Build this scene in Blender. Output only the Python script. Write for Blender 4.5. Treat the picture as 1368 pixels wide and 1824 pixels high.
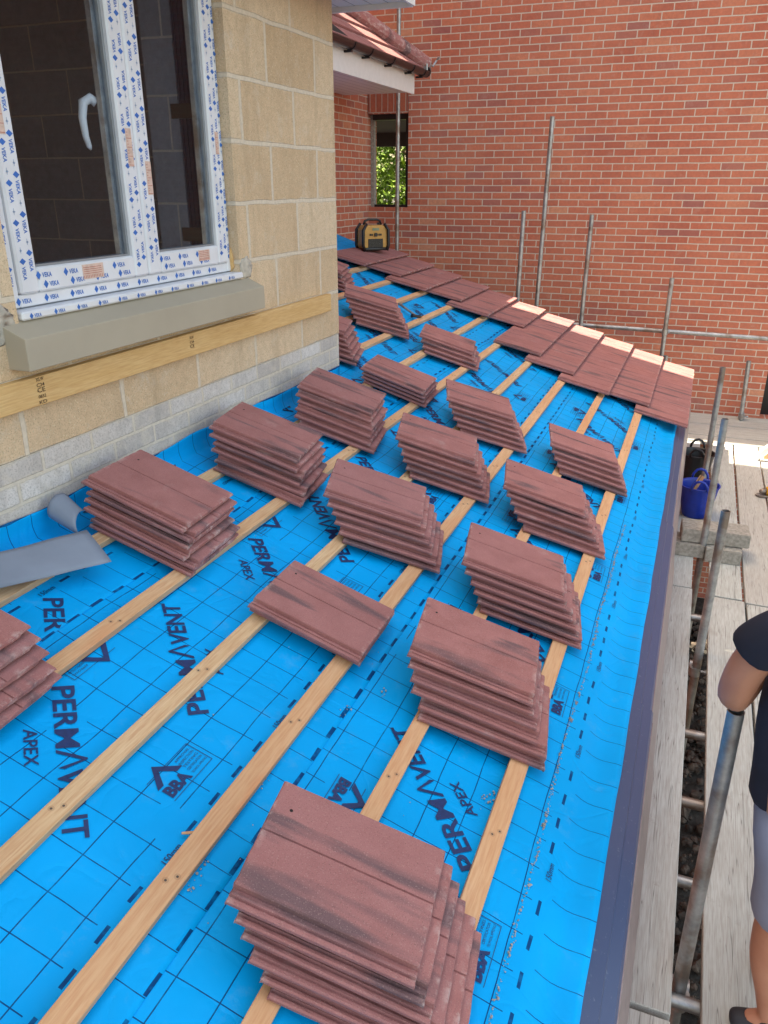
import bpy, bmesh, math, random
from mathutils import Vector, Matrix, noise
R=math.radians
random.seed(7)
for o in list(bpy.data.objects): bpy.data.objects.remove(o)
sc=bpy.context.scene
C=sc.collection
# ------------------------------------------------------------------ camera, world, sun, exposure
cd=bpy.data.cameras.new('camera'); cam=bpy.data.objects.new('camera',cd); C.objects.link(cam); sc.camera=cam
cd.sensor_fit='VERTICAL'; cd.sensor_height=24.0; cd.lens=24.0*1388.7/1824.0
cd.clip_start=.05; cd.clip_end=2000
cam.matrix_world=Matrix.Translation((.3139,-8.4219,1.655))@Matrix.Rotation(.3740,4,'Z')@Matrix.Rotation(math.pi/2-.3971,4,'X')
SUN_EL,SUN_AZ=60.5,178.0       # azimuth of the direction to the sun, degrees from +X towards +Y
w=bpy.data.worlds.new('World'); sc.world=w; w.use_nodes=True
nt=w.node_tree; bg=nt.nodes['Background']
sky=nt.nodes.new('ShaderNodeTexSky'); sky.sky_type='NISHITA'; sky.sun_disc=False
sky.sun_elevation=R(SUN_EL); sky.sun_rotation=R(90-SUN_AZ); sky.dust_density=3.0; sky.ozone_density=1.0; sky.air_density=1.0
hz=nt.nodes.new('ShaderNodeMix'); hz.data_type='RGBA'; hz.blend_type='MULTIPLY'; hz.inputs[0].default_value=1; hz.inputs[7].default_value=(1.20,1.0,.74,1)
nt.links.new(sky.outputs[0],hz.inputs[6]); nt.links.new(hz.outputs[2],bg.inputs[0]); bg.inputs[1].default_value=.15
sl=bpy.data.lights.new('sun','SUN'); sl.energy=4.6; sl.angle=R(.5); sl.color=(1,.88,.68)
so=bpy.data.objects.new('sun',sl); C.objects.link(so)
d=Vector((math.cos(R(SUN_EL))*math.cos(R(SUN_AZ)),math.cos(R(SUN_EL))*math.sin(R(SUN_AZ)),math.sin(R(SUN_EL))))
so.rotation_euler=d.to_track_quat('Z','Y').to_euler(); so.location=(0,0,20)
vs=sc.view_settings; vs.view_transform='Standard'; vs.look='None'; vs.gamma=1; vs.exposure=2.25

# ------------------------------------------------------------------ helpers
P_=.3217; G=.32346
ROOF=Matrix.Rotation(P_,4,'Y')
def RP(s,y,n=0): return ROOF@Vector((s,y,n))
def tag(o,label=None,cat=None,group=None,kind=None):
    if label: o['label']=label
    if cat: o['category']=cat
    if group: o['group']=group
    if kind: o['kind']=kind
    elif cat: o['kind']='thing'
    return o
def empty(name,loc=(0,0,0),label=None,cat=None,group=None,M=None):
    o=bpy.data.objects.new(name,None); C.objects.link(o); o.empty_display_size=.05
    if M is not None: o.matrix_world=M
    else: o.location=loc
    return tag(o,label,cat,group)
def wm(o):
    b=o.matrix_basis.copy()
    return (wm(o.parent)@o.matrix_parent_inverse@b) if o.parent else b
def setw(o,par,M):
    o.parent=par; o.matrix_parent_inverse=wm(par).inverted(); o.matrix_basis=M
class MB:
    def __init__(s): s.v=[];s.f=[]
    def add(s,vs,fs,M=None):
        b=len(s.v)
        s.v+= [tuple((M@Vector(p)) if M is not None else p) for p in vs]
        s.f+= [tuple(i+b for i in f) for f in fs]; return s
    def box(s,x0,x1,y0,y1,z0,z1,M=None,c=0):
        if x1<x0:x0,x1=x1,x0
        if y1<y0:y0,y1=y1,y0
        if z1<z0:z0,z1=z1,z0
        if c<=0:
            v=[(x,y,z) for x in(x0,x1) for y in(y0,y1) for z in(z0,z1)]
            f=[(0,1,3,2),(4,6,7,5),(0,4,5,1),(2,3,7,6),(0,2,6,4),(1,5,7,3)]
        else:
            bm=bmesh.new(); bmesh.ops.create_cube(bm,size=1)
            for q in bm.verts: q.co=Vector(((x0+x1)/2+q.co.x*(x1-x0),(y0+y1)/2+q.co.y*(y1-y0),(z0+z1)/2+q.co.z*(z1-z0)))
            bmesh.ops.bevel(bm,geom=list(bm.edges),offset=c,segments=1,affect='EDGES')
            bm.verts.index_update(); v=[tuple(q.co) for q in bm.verts]; f=[tuple(q.index for q in t.verts) for t in bm.faces]; bm.free()
        return s.add(v,f,M)
    def tube(s,pts,r,n=16,caps=True,M=None):
        pts=[Vector(p) for p in pts]; rr=r if isinstance(r,(list,tuple)) else [r]*len(pts)
        v=[];f=[];up=None
        for i,p in enumerate(pts):
            t=(pts[min(i+1,len(pts)-1)]-pts[max(i-1,0)]).normalized()
            if up is None: up=t.orthogonal().normalized()
            a=(up-t*up.dot(t)).normalized(); up=a; b=t.cross(a)
            for k in range(n):
                th=2*math.pi*k/n; v.append(tuple(p+(a*math.cos(th)+b*math.sin(th))*rr[i]))
        for i in range(len(pts)-1):
            for k in range(n):
                k2=(k+1)%n; f.append((i*n+k,i*n+k2,(i+1)*n+k2,(i+1)*n+k))
        if caps: f.append(tuple(reversed(range(n)))); f.append(tuple(range((len(pts)-1)*n,len(pts)*n)))
        return s.add(v,f,M)
    def pipe(s,a,b,r,t=.004,n=24):   # open steel tube with wall thickness
        a=Vector(a);b=Vector(b);d=(b-a).normalized();u=d.orthogonal().normalized();w_=d.cross(u);v=[];f=[]
        for q,rad in((a,r),(b,r),(b,r-t),(a,r-t)):
            for k in range(n):
                th=2*math.pi*k/n; v.append(tuple(q+(u*math.cos(th)+w_*math.sin(th))*rad))
        for j in range(4):
            j2=(j+1)%4
            for k in range(n): k2=(k+1)%n; f.append((j*n+k,j*n+k2,j2*n+k2,j2*n+k))
        return s.add(v,f)
    def prism(s,prof,a0,a1,axis='y',M=None):
        n=len(prof); mk={'y':lambda p,a:(p[0],a,p[1]),'x':lambda p,a:(a,p[0],p[1]),'z':lambda p,a:(p[0],p[1],a)}[axis]
        v=[mk(p,a0) for p in prof]+[mk(p,a1) for p in prof]
        f=[(i,(i+1)%n,(i+1)%n+n,i+n) for i in range(n)]+[tuple(reversed(range(n))),tuple(range(n,2*n))]
        return s.add(v,f,M)
    def build(s,name,mat,parent=None,M=None,loc=None,smooth=False,fix=True):
        me=bpy.data.meshes.new(name); me.from_pydata(s.v,[],s.f)
        if fix:
            bm=bmesh.new(); bm.from_mesh(me); bmesh.ops.recalc_face_normals(bm,faces=bm.faces); bm.to_mesh(me); bm.free()
        o=bpy.data.objects.new(name,me); C.objects.link(o)
        if mat: me.materials.append(mat)
        if parent is not None and M is not None: setw(o,parent,M)
        elif parent is not None: o.parent=parent
        elif M is not None: o.matrix_world=M
        if loc is not None: o.location=loc
        if smooth:
            for p in me.polygons: p.use_smooth=True
        return o
def smooth_by_angle(o,deg=40):
    try:
        o.data.shade_smooth() if hasattr(o.data,'shade_smooth') else None
        o.data.set_sharp_from_angle(angle=R(deg))
    except Exception: pass
# ------------------------------------------------------------------ materials
def srgb(r,g,b):
    f=lambda c:(c/255/12.92) if c/255<=.04045 else ((c/255+.055)/1.055)**2.4
    return (f(r),f(g),f(b),1)
class MT:
    def __init__(s,name,rough=.8,metal=0,spec=.5):
        s.m=bpy.data.materials.new(name); s.m.use_nodes=True; s.t=s.m.node_tree; s.b=s.t.nodes['Principled BSDF']
        s.b.inputs['Roughness'].default_value=rough; s.b.inputs['Metallic'].default_value=metal
        s.b.inputs['Specular IOR Level'].default_value=spec; s._oc=None
    def N(s,t,**k):
        n=s.t.nodes.new('ShaderNode'+t)
        for a,b in k.items(): setattr(n,a,b)
        return n
    def L(s,a,b): s.t.links.new(a,b)
    def oc(s):
        if s._oc is None: s._oc=s.N('TexCoord').outputs['Object']
        return s._oc
    def rnd(s): return s.N('ObjectInfo').outputs['Random']
    def off(s,v=None,amt=37.):   # per-object random offset of coordinates
        n=s.N('VectorMath',operation='SCALE'); c=s.N('CombineXYZ'); r=s.rnd()
        for i in range(3): s.L(r,c.inputs[i])
        s.L(c.outputs[0],n.inputs[0]); n.inputs['Scale'].default_value=amt
        a=s.N('VectorMath',operation='ADD'); s.L(v or s.oc(),a.inputs[0]); s.L(n.outputs[0],a.inputs[1]); return a.outputs[0]
    def mapv(s,v,scale=(1,1,1),loc=(0,0,0),rot=(0,0,0)):
        n=s.N('Mapping'); s.L(v,n.inputs[0]); n.inputs['Scale'].default_value=scale; n.inputs['Location'].default_value=loc; n.inputs['Rotation'].default_value=rot; return n.outputs[0]
    def noise(s,v,scale=5,detail=4,rough=.55,dist=0):
        n=s.N('TexNoise'); s.L(v,n.inputs['Vector']); n.inputs['Scale'].default_value=scale; n.inputs['Detail'].default_value=detail; n.inputs['Roughness'].default_value=rough; n.inputs['Distortion'].default_value=dist; return n.outputs['Fac']
    def ramp(s,f,stops,mode='LINEAR'):
        n=s.N('ValToRGB'); s.L(f,n.inputs[0]); r=n.color_ramp; r.interpolation=mode
        while len(r.elements)<len(stops): r.elements.new(.5)
        for e,(p,c) in zip(r.elements,stops):
            e.position=p; e.color=c if isinstance(c,(tuple,list)) else (c,c,c,1)
        return n.outputs[0]
    def mix(s,f,a,b,mode='MIX'):
        n=s.N('Mix',data_type='RGBA',blend_type=mode)
        for i,x in ((0,f),(6,a),(7,b)):
            if hasattr(x,'links') : s.L(x,n.inputs[i])
            else: n.inputs[i].default_value=x
        return n.outputs[2]
    def math(s,op,a,b=None,c=None):
        n=s.N('Math',operation=op)
        for i,x in enumerate((a,b,c)):
            if x is None: continue
            if hasattr(x,'links'): s.L(x,n.inputs[i])
            else: n.inputs[i].default_value=x
        return n.outputs[0]
    def col(s,c):
        if hasattr(c,'links'): s.L(c,s.b.inputs['Base Color'])
        else: s.b.inputs['Base Color'].default_value=c
        return s
    def rough(s,c): s.L(c,s.b.inputs['Roughness'])
    def bump(s,h,st=.3,dist=.005):
        n=s.N('Bump'); n.inputs['Strength'].default_value=st; n.inputs['Distance'].default_value=dist; s.L(h,n.inputs['Height']); s.L(n.outputs[0],s.b.inputs['Normal']); return s
def plain(name,c,rough=.6,metal=0,var=.12,ns=20,bump=.15):
    m=MT(name,rough,metal); v=m.off(); n=m.noise(v,ns,5)
    dk=tuple(x*(1-var*1.6) for x in c[:3])+(1,); lt=tuple(min(1,x*(1+var)) for x in c[:3])+(1,)
    m.col(m.ramp(n,[(.3,dk),(.7,lt)])); m.bump(m.noise(v,ns*6,3),bump,.002); return m.m
def wood(name,a,b,knot,axis='y',rough=.75,grey=0,var=True,nails=False):
    m=MT(name,rough); v=m.off()
    sx={'y':(38,2.2,38),'x':(2.2,38,38),'z':(38,38,2.2)}[axis]
    n=m.noise(m.mapv(v,sx),1,6,.6,.6); fine=m.noise(m.mapv(v,tuple(q*5 for q in sx)),1,3,.6)
    c=m.ramp(n,[(.3,a),(.7,b)])
    c=m.mix(m.ramp(fine,[(.35,.55),(.6,0.)]),c,knot)
    k=m.noise(m.mapv(v,{'y':(9,3.2,9),'x':(3.2,9,9),'z':(9,9,3.2)}[axis]),1,1,.4)
    c=m.mix(m.ramp(k,[(.73,0.),(.79,.75)]),c,knot)
    big=m.noise(v,1.6,2)
    c=m.mix(m.math('MULTIPLY',m.ramp(big,[(.4,0.),(.65,1.)]),.45),c,m.mix(.5,c,knot))
    if var:
        r=m.rnd(); c=m.mix(m.math('MULTIPLY',r,.2 if grey else .5),c,(knot[0]*1.5,knot[1]*1.35,knot[2]*1.3,1))
    if grey:
        ck=m.noise(m.mapv(v,{'y':(45,.9,45),'x':(.9,45,45)}[axis]),1,2,.5); q=m.math('ABSOLUTE',m.math('SUBTRACT',ck,.5)); c=m.mix(m.ramp(q,[(.0,.75),(.010,0.)]),c,(.10,.09,.08,1))
        c=m.mix(m.ramp(m.noise(v,18,6,.75),[(.60,0.),(.70,.35)]),c,(.22,.18,.15,1))
    if nails:
        sp=m.N('SeparateXYZ'); m.L(m.oc(),sp.inputs[0]); dy=m.math('SUBTRACT',m.math('MODULO',m.math('ADD',sp.outputs[1],.013),.605),.013)
        for ox,oy in ((-.008,.0),(.009,.022)):
            q=m.math('SQRT',m.math('ADD',m.math('POWER',m.math('SUBTRACT',sp.outputs[0],ox),2),m.math('POWER',m.math('SUBTRACT',dy,oy),2)))
            c=m.mix(m.math('LESS_THAN',q,.0032),c,(.07,.06,.055,1)); c=m.mix(m.math('MULTIPLY',m.math('LESS_THAN',q,.008),.25),c,(.16,.09,.05,1))
        st=m.ramp(m.noise(m.mapv(v,(6,1.2,6)),1,3,.6),[(.60,0.),(.70,.6)]); c=m.mix(st,c,(.62,.27,.12,1))
    m.col(c); m.bump(fine,.25,.002); return m.m
def brickmat(name,bw,rh,mortar,stops,mc,loc=(0,0),msz=.01,bump=.6,speck=None,wobble=.004,dirt=None,rough=.9):
    m=MT(name,rough); g=m.N('NewGeometry'); sp=m.N('SeparateXYZ'); m.L(m.oc(),sp.inputs[0])
    sn=m.N('SeparateXYZ'); m.L(g.outputs['Normal'],sn.inputs[0])
    f=m.math('GREATER_THAN',m.math('ABSOLUTE',sn.outputs[0]),.6)
    u=m.math('ADD',m.math('MULTIPLY',f,sp.outputs[1]),m.math('MULTIPLY',m.math('SUBTRACT',1,f),sp.outputs[0]))
    n1=m.N('TexNoise'); m.L(m.oc(),n1.inputs['Vector']); n1.inputs['Scale'].default_value=6
    wv=m.N('VectorMath',operation='MULTIPLY_ADD'); m.L(n1.outputs['Color'],wv.inputs[0]); wv.inputs[1].default_value=(wobble*2,wobble*2,0); 
    cb=m.N('CombineXYZ'); m.L(m.math('ADD',u,loc[0]-wobble),cb.inputs[0]); m.L(m.math('ADD',sp.outputs[2],loc[1]-wobble),cb.inputs[1])
    m.L(cb.outputs[0],wv.inputs[2])
    br=m.N('TexBrick'); m.L(wv.outputs[0],br.inputs['Vector']); br.inputs['Scale'].default_value=1
    br.inputs['Color1'].default_value=(0,0,0,1); br.inputs['Color2'].default_value=(1,1,1,1); br.inputs['Mortar'].default_value=(.5,.5,.5,1)
    br.inputs['Mortar Size'].default_value=msz*.5; br.inputs['Mortar Smooth'].default_value=.12; br.inputs['Brick Width'].default_value=bw; br.inputs['Row Height'].default_value=rh
    c=m.ramp(br.outputs['Color'],stops)
    nn=m.noise(m.oc(),28,6,.65); c=m.mix(m.math('MULTIPLY',m.ramp(nn,[(.35,1.),(.65,0.)]),.35),c,tuple(x*.62 for x in stops[0][1][:3])+(1,))
    big=m.noise(m.oc(),1.3,3); c=m.mix(m.math('MULTIPLY',m.ramp(big,[(.35,0.),(.7,1.)]),.22),c,tuple(min(1,x*1.35) for x in stops[-1][1][:3])+(1,))
    if speck:
        vo=m.N('TexVoronoi'); m.L(m.oc(),vo.inputs['Vector']); vo.inputs['Scale'].default_value=70
        c=m.mix(m.ramp(vo.outputs['Distance'],[(.16,.8),(.24,0.)]),c,speck)
        vo2=m.N('TexVoronoi'); m.L(m.oc(),vo2.inputs['Vector']); vo2.inputs['Scale'].default_value=95
        c=m.mix(m.ramp(vo2.outputs['Distance'],[(.14,.55),(.2,0.)]),c,tuple(x*.35 for x in stops[0][1][:3])+(1,))
    mn=m.noise(m.oc(),60,3); mcc=m.mix(mn,tuple(x*.75 for x in mc[:3])+(1,),tuple(min(1,x*1.15) for x in mc[:3])+(1,))
    smear=m.ramp(m.noise(m.oc(),9,5,.7),[(.56,0.),(.66,.55)])
    if speck or dirt==.9:
        b2=m.N('TexBrick'); n4=m.N('TexNoise'); m.L(m.oc(),n4.inputs['Vector']); n4.inputs['Scale'].default_value=14; n4.inputs['Detail'].default_value=6
        w2=m.N('VectorMath',operation='MULTIPLY_ADD'); m.L(n4.outputs['Color'],w2.inputs[0]); w2.inputs[1].default_value=(.03,.03,0); m.L(wv.outputs[0],w2.inputs[2])
        a2=m.N('VectorMath',operation='ADD'); m.L(w2.outputs[0],a2.inputs[0]); a2.inputs[1].default_value=(-.015,-.015,0)
        m.L(a2.outputs[0],b2.inputs['Vector']); b2.inputs['Scale'].default_value=1; b2.inputs['Mortar Size'].default_value=.016; b2.inputs['Mortar Smooth'].default_value=.5; b2.inputs['Brick Width'].default_value=bw; b2.inputs['Row Height'].default_value=rh
        nz=m.ramp(m.noise(m.oc(),4.5,6,.75),[(.45,0.),(.60,.85)])
        c=m.mix(m.math('MULTIPLY',b2.outputs['Fac'],nz),c,mcc)
        dp=m.ramp(m.noise(m.mapv(m.oc(),(5,5,.8)),1.6,6,.7),[(.5,0.),(.72,.5)]); c=m.mix(dp,c,tuple(x*.62 for x in stops[0][1][:3])+(1,))
        pl=m.ramp(m.noise(m.oc(),5.5,7,.8),[(.60,0.),(.68,.5)]); c=m.mix(pl,c,(.66,.60,.50,1))
        gr=m.noise(m.oc(),150,3,.7); c=m.mix(m.ramp(gr,[(.36,.5),(.5,0.)]),c,tuple(x*.55 for x in stops[0][1][:3])+(1,))
    ff=m.math('MAXIMUM',br.outputs['Fac'],m.math('MULTIPLY',smear,dirt if dirt is not None else .25))
    c=m.mix(ff,c,mcc)
    m.col(c)
    h=m.math('ADD',m.math('MULTIPLY',m.math('SUBTRACT',1,br.outputs['Fac']),1.0),m.math('MULTIPLY',nn,.35))
    m.bump(h,bump,.008); return m.m

M_red=brickmat('red_brick',.225,.075,.01,[(0,(.36,.125,.11,1)),(.06,(.42,.135,.10,1)),(.11,(.48,.135,.080,1)),(.8,(.57,.165,.092,1)),(.96,(.60,.20,.11,1)),(1,(.64,.29,.17,1))],(.68,.57,.47,1),dirt=.22,bump=.8,msz=.0115)
M_block=brickmat('pale_block',.510,.258,.012,[(0,(.58,.42,.255,1)),(.5,(.66,.49,.31,1)),(1,(.72,.57,.39,1))],(.69,.60,.47,1),loc=(4.49+.51*20,-1.063+.258*40),msz=.020,speck=(.70,.60,.40,1),wobble=.008,dirt=.55,bump=.9)
M_lowbrick=brickmat('whitened_brick',.245,.078,.01,[(0,(.48,.44,.40,1)),(.5,(.60,.56,.52,1)),(1,(.70,.67,.64,1))],(.66,.60,.50,1),loc=(5,-.814+.078*20),msz=.014,dirt=.9,wobble=.007,bump=.9)
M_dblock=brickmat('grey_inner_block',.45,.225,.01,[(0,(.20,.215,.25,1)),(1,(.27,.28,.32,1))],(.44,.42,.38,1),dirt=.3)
M_soldier=brickmat('soldier_brick',.075,.225,.01,[(0,(.30,.09,.06,1)),(1,(.50,.15,.08,1))],(.50,.42,.35,1),loc=(3.0,.02),dirt=.1)
M_batten=wood('batten_timber',(.60,.40,.21,1),(.72,.53,.32,1),(.46,.22,.10,1),nails=True)
M_board=wood('yellow_timber',(.66,.43,.17,1),(.74,.52,.24,1),(.52,.28,.10,1),var=False)
M_deck=wood('weathered_board',(.43,.455,.425,1),(.54,.57,.54,1),(.30,.27,.24,1),grey=1)
M_deckx=wood('weathered_board_x',(.43,.455,.425,1),(.54,.57,.54,1),(.30,.27,.24,1),axis='x',grey=1)
M_steel=MT('galvanised_tube',.42,.75); v=M_steel.off(); n=M_steel.noise(v,14,6,.7)
M_steel.col(M_steel.mix(M_steel.ramp(M_steel.noise(v,5,4),[(.5,0.),(.62,.7)]),M_steel.ramp(n,[(.3,(.27,.285,.30,1)),(.7,(.52,.53,.53,1))]),(.22,.15,.10,1))); M_steel.bump(n,.2,.002); M_steel=M_steel.m
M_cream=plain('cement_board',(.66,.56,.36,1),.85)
M_white=plain('white_upvc',(.80,.80,.78,1),.35,var=.03,bump=.02)
M_film=plain('white_film',(.74,.76,.80,1),.32,var=.05,ns=8,bump=.12)
M_grey=plain('grey_gasket',(.30,.32,.34,1),.4,.3,var=.08)
M_black=plain('black_plastic',(.012,.012,.014,1),.35,var=.2)
M_brown=plain('dark_brown_plastic',(.022,.012,.013,1),.3,var=.1)
M_fascia=MT('anthracite_fascia',.34,0); _n=M_fascia.noise(M_fascia.oc(),60,5,.7)
_c=M_fascia.mix(M_fascia.ramp(_n,[(.62,0.),(.70,.4)]),(.058,.085,.17,1),(.28,.32,.38,1)); M_fascia.col(_c); M_fascia.bump(_n,.08,.001); M_fascia=M_fascia.m
M_sill=plain('buff_concrete',(.42,.37,.28,1),.7,var=.05,ns=3,bump=.05)
M_mortar=plain('grey_mortar',(.36,.34,.31,1),.95,var=.25,ns=30,bump=.8)
M_smear=plain('pale_mortar',(.50,.46,.39,1),.95,var=.2,ns=30,bump=.8)
M_cblock=plain('dense_concrete_block',(.34,.32,.28,1),.95,var=.22,ns=40,bump=.8)
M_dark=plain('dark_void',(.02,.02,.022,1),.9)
M_sheet=plain('navy_plastic_sheet',(.022,.028,.055,1),.5,var=.2,ns=6,bump=.3)
M_ink=plain('navy_print',(.004,.028,.13,1),.55,var=.15,ns=60,bump=0)
M_vink=plain('blue_print',(.03,.15,.52,1),.5,var=.1,bump=0)
M_pink=plain('pink_sticker',(.68,.50,.42,1),.6,var=.12,ns=60)
M_redink=plain('red_print',(.45,.10,.07,1),.6)
M_greyfelt=plain('grey_felt_back',(.22,.26,.33,1),.6,var=.1,ns=4,bump=.25)
M_bblue=plain('blue_rubber',(.010,.035,.33,1),.4,var=.1)
M_soil=MT('rubble_soil',.95); _n=M_soil.noise(M_soil.oc(),9,8,.75); M_soil.col(M_soil.ramp(_n,[(.3,(.035,.03,.026,1)),(.55,(.085,.078,.068,1)),(.75,(.18,.165,.145,1))])); M_soil.bump(_n,1,.15); M_soil=M_soil.m
M_bark=plain('bark',(.10,.07,.045,1),.9)
M_yellow=plain('yellow_plastic',(.80,.42,.02,1),.4,var=.05)
M_radioy=plain('worn_yellow_plastic',(.55,.30,.07,1),.5,var=.1)
M_soffit=MT('white_soffit_boards',.4); _s=M_soffit.N('SeparateXYZ'); M_soffit.L(M_soffit.oc(),_s.inputs[0])
_f=M_soffit.math('LESS_THAN',M_soffit.math('FRACT',M_soffit.math('MULTIPLY',_s.outputs[0],10)),.07); M_soffit.col(M_soffit.mix(_f,(.75,.73,.72,1),(.30,.29,.29,1))); M_soffit=M_soffit.m
# leaf
M_leaf=MT('leaves',.6); M_leaf.col(M_leaf.ramp(M_leaf.noise(M_leaf.oc(),3,3),[(.35,(.04,.10,.006,1)),(.65,(.20,.32,.012,1))])); M_leaf=M_leaf.m
# roof tile: red concrete with smoky streaks along its length
def tilemat():
    m=MT('red_concrete_tile',.82); v=m.off(); base=m.ramp(m.noise(v,9,6,.65),[(.3,(.31,.120,.108,1)),(.7,(.41,.176,.162,1))])
    r=m.rnd(); base=m.mix(m.math('MULTIPLY',r,.45),base,(.30,.145,.15,1))
    st=m.noise(m.mapv(v,(2.0,12,2)),1,3,.5,.4)
    streak=m.ramp(st,[(.55,0.),(.66,.72)])
    base=m.mix(streak,base,(.085,.066,.078,1))
    speck=m.noise(v,420,2,.5); base=m.mix(m.ramp(speck,[(.60,0.),(.68,.5)]),base,(.07,.04,.04,1)); base=m.mix(m.ramp(m.noise(v,300,2,.5),[(.60,0.),(.70,.4)]),base,(.52,.34,.30,1))
    # whitened, abraded edges
    sp=m.N('SeparateXYZ'); m.L(m.oc(),sp.inputs[0])
    ex=m.math('ABSOLUTE',sp.outputs[0]); edge=m.ramp(ex,[(.0,0.),(.192,0.),(.21,.8)])
    # ramp input is 0..1, so the positions are metres
    bl=m.ramp(m.noise(v,24,5,.7),[(.50,0.),(.64,1.)])
    base=m.mix(m.math('MULTIPLY',m.math('MULTIPLY',edge,bl),.75),base,(.58,.46,.43,1))
    blo=m.ramp(m.noise(v,7,4,.6),[(.62,0.),(.76,.35)]); base=m.mix(blo,base,(.50,.38,.36,1))
    # nail hole
    dx=m.math('SUBTRACT',sp.outputs[0],-.165); dy=m.math('SUBTRACT',sp.outputs[1],.075)
    dd=m.math('SQRT',m.math('ADD',m.math('POWER',dx,2),m.math('POWER',dy,2)))
    base=m.mix(m.math('LESS_THAN',dd,.0042),base,(.01,.008,.008,1))
    m.col(base); h=m.math('ADD',m.math('MULTIPLY',speck,.6),m.noise(v,60,4,.7)); m.bump(h,.55,.002); return m.m
M_tile=tilemat()
# felt: blue breather membrane with printed setting-out grid (object coordinates: x down the slope, y along it)
def feltmat(name,edge,blue=(.0,.375,.86,1)):
    m=MT(name,.55,0,.10); oc=m.oc(); nv=m.N('TexNoise'); m.L(oc,nv.inputs['Vector']); nv.inputs['Scale'].default_value=4
    wv=m.N('VectorMath',operation='MULTIPLY_ADD'); m.L(nv.outputs['Color'],wv.inputs[0]); wv.inputs[1].default_value=(.014,.014,0); m.L(oc,wv.inputs[2])
    sp=m.N('SeparateXYZ'); m.L(wv.outputs[0],sp.inputs[0]); s_,y_=sp.outputs[0],sp.outputs[1]
    def line(x,per,off,wd): return m.math('LESS_THAN',m.math('ABSOLUTE',m.math('SUBTRACT',m.math('FRACT',m.math('ADD',m.math('DIVIDE',m.math('SUBTRACT',x,off),per),.5)),.5)),wd/per)
    def band(x,a,b): return m.math('MULTIPLY',m.math('GREATER_THAN',x,a),m.math('LESS_THAN',x,b))
    inner=band(s_,edge-.86,edge-.17)
    gl=m.math('MULTIPLY',line(s_,.105,edge-.306,.0015),inner)
    gc=m.math('MULTIPLY',line(y_,.1065,-7.10,.0014),inner)
    # cross lines also run in short strokes down to the lower edge
    gc2=m.math('MULTIPLY',line(y_,.1065,-7.06,.0012),band(s_,edge-.118,edge+.004))
    # grid drops out in cells round the lettering
    cell=m.N('TexWhiteNoise',noise_dimensions='2D'); fl=m.N('VectorMath',operation='FLOOR'); dv=m.N('VectorMath',operation='DIVIDE'); m.L(wv.outputs[0],dv.inputs[0]); dv.inputs[1].default_value=(.105,.1065,1); ad=m.N('VectorMath',operation='ADD'); m.L(dv.outputs[0],ad.inputs[0]); ad.inputs[1].default_value=(.5,.5,0); m.L(ad.outputs[0],fl.inputs[0]); m.L(fl.outputs[0],cell.inputs['Vector'])
    keep=m.math('GREATER_THAN',cell.outputs['Value'],.05)
    g=m.math('MULTIPLY',m.math('MAXIMUM',gl,gc),keep); g=m.math('MAXIMUM',g,gc2)
    # heavy dashes 150 mm above the lower edge and a dashed lap line on the edge
    d1=m.math('MULTIPLY',line(s_,50,edge-.148,.0048),m.math('LESS_THAN',m.math('FRACT',m.math('DIVIDE',m.math('ADD',y_,20.02),.1065)),.42))
    gap=m.math('GREATER_THAN',m.math('FRACT',m.math('DIVIDE',m.math('ADD',y_,20.13),.532)),.2)
    d1=m.math('MULTIPLY',d1,gap)
    d2=m.math('MULTIPLY',band(s_,edge-.004,edge+.01),m.math('LESS_THAN',m.math('FRACT',m.math('DIVIDE',m.math('ADD',y_,20.05),.1065)),.5)) if edge<.2 else 0.0
    g=m.math('MAXIMUM',m.math('MAXIMUM',g,d1),d2)
    fade=m.ramp(m.noise(oc,30,3),[(.3,.65),(.5,.92)])
    base=m.ramp(m.noise(oc,2.5,4),[(.3,tuple(x*.9 for x in blue[:3])+(1,)),(.7,(blue[0],blue[1]*1.06,min(1,blue[2]*1.06),1))])
    dust=m.ramp(m.noise(oc,11,7,.75),[(.58,0.),(.75,.13)]); base=m.mix(dust,base,(.30,.48,.55,1))
    m.col(m.mix(m.math('MULTIPLY',g,fade),base,(.003,.03,.14,1)))
    cz=m.math('ABSOLUTE',m.math('SUBTRACT',m.noise(oc,3.2,3,.5,1.2),.5)); cr_=m.ramp(cz,[(0,0.),(.05,1.)])
    m.bump(m.math('ADD',m.math('MULTIPLY',cr_,.8),m.math('MULTIPLY',m.noise(oc,260,2),.1)),.22,.006); m.rough(m.ramp(m.noise(oc,14,4),[(.3,.42),(.7,.6)])); return m.m

# ------------------------------------------------------------------ lettering
_tc={}
def glyphs(txt,bold=0):
    k=(txt,bold)
    if k in _tc: return _tc[k]
    cu=bpy.data.curves.new('t','FONT'); cu.body=txt; cu.size=1; cu.offset=bold; cu.resolution_u=3
    o=bpy.data.objects.new('t',cu); C.objects.link(o); bpy.context.view_layer.update()
    me=bpy.data.meshes.new_from_object(o.evaluated_get(bpy.context.evaluated_depsgraph_get()))
    v=[(p.co.x,p.co.y) for p in me.vertices]; f=[tuple(p.vertices) for p in me.polygons]
    bpy.data.objects.remove(o); bpy.data.meshes.remove(me)
    x0=min(p[0] for p in v);x1=max(p[0] for p in v);y0=min(p[1] for p in v);y1=max(p[1] for p in v)
    v=[((p[0]-x0)/(x1-x0),(p[1]-y0)/(y1-y0)) for p in v]; _tc[k]=(v,f); return _tc[k]
def put(mb,vf,org,dx,dy,fn):      # unit glyph box -> org + u*dx + v*dy on a 2D surface, lifted by fn
    v,f=vf; vv=[fn(org[0]+a*dx[0]+b*dy[0],org[1]+a*dx[1]+b*dy[1]) for a,b in v]; mb.add(vv,f)
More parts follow.
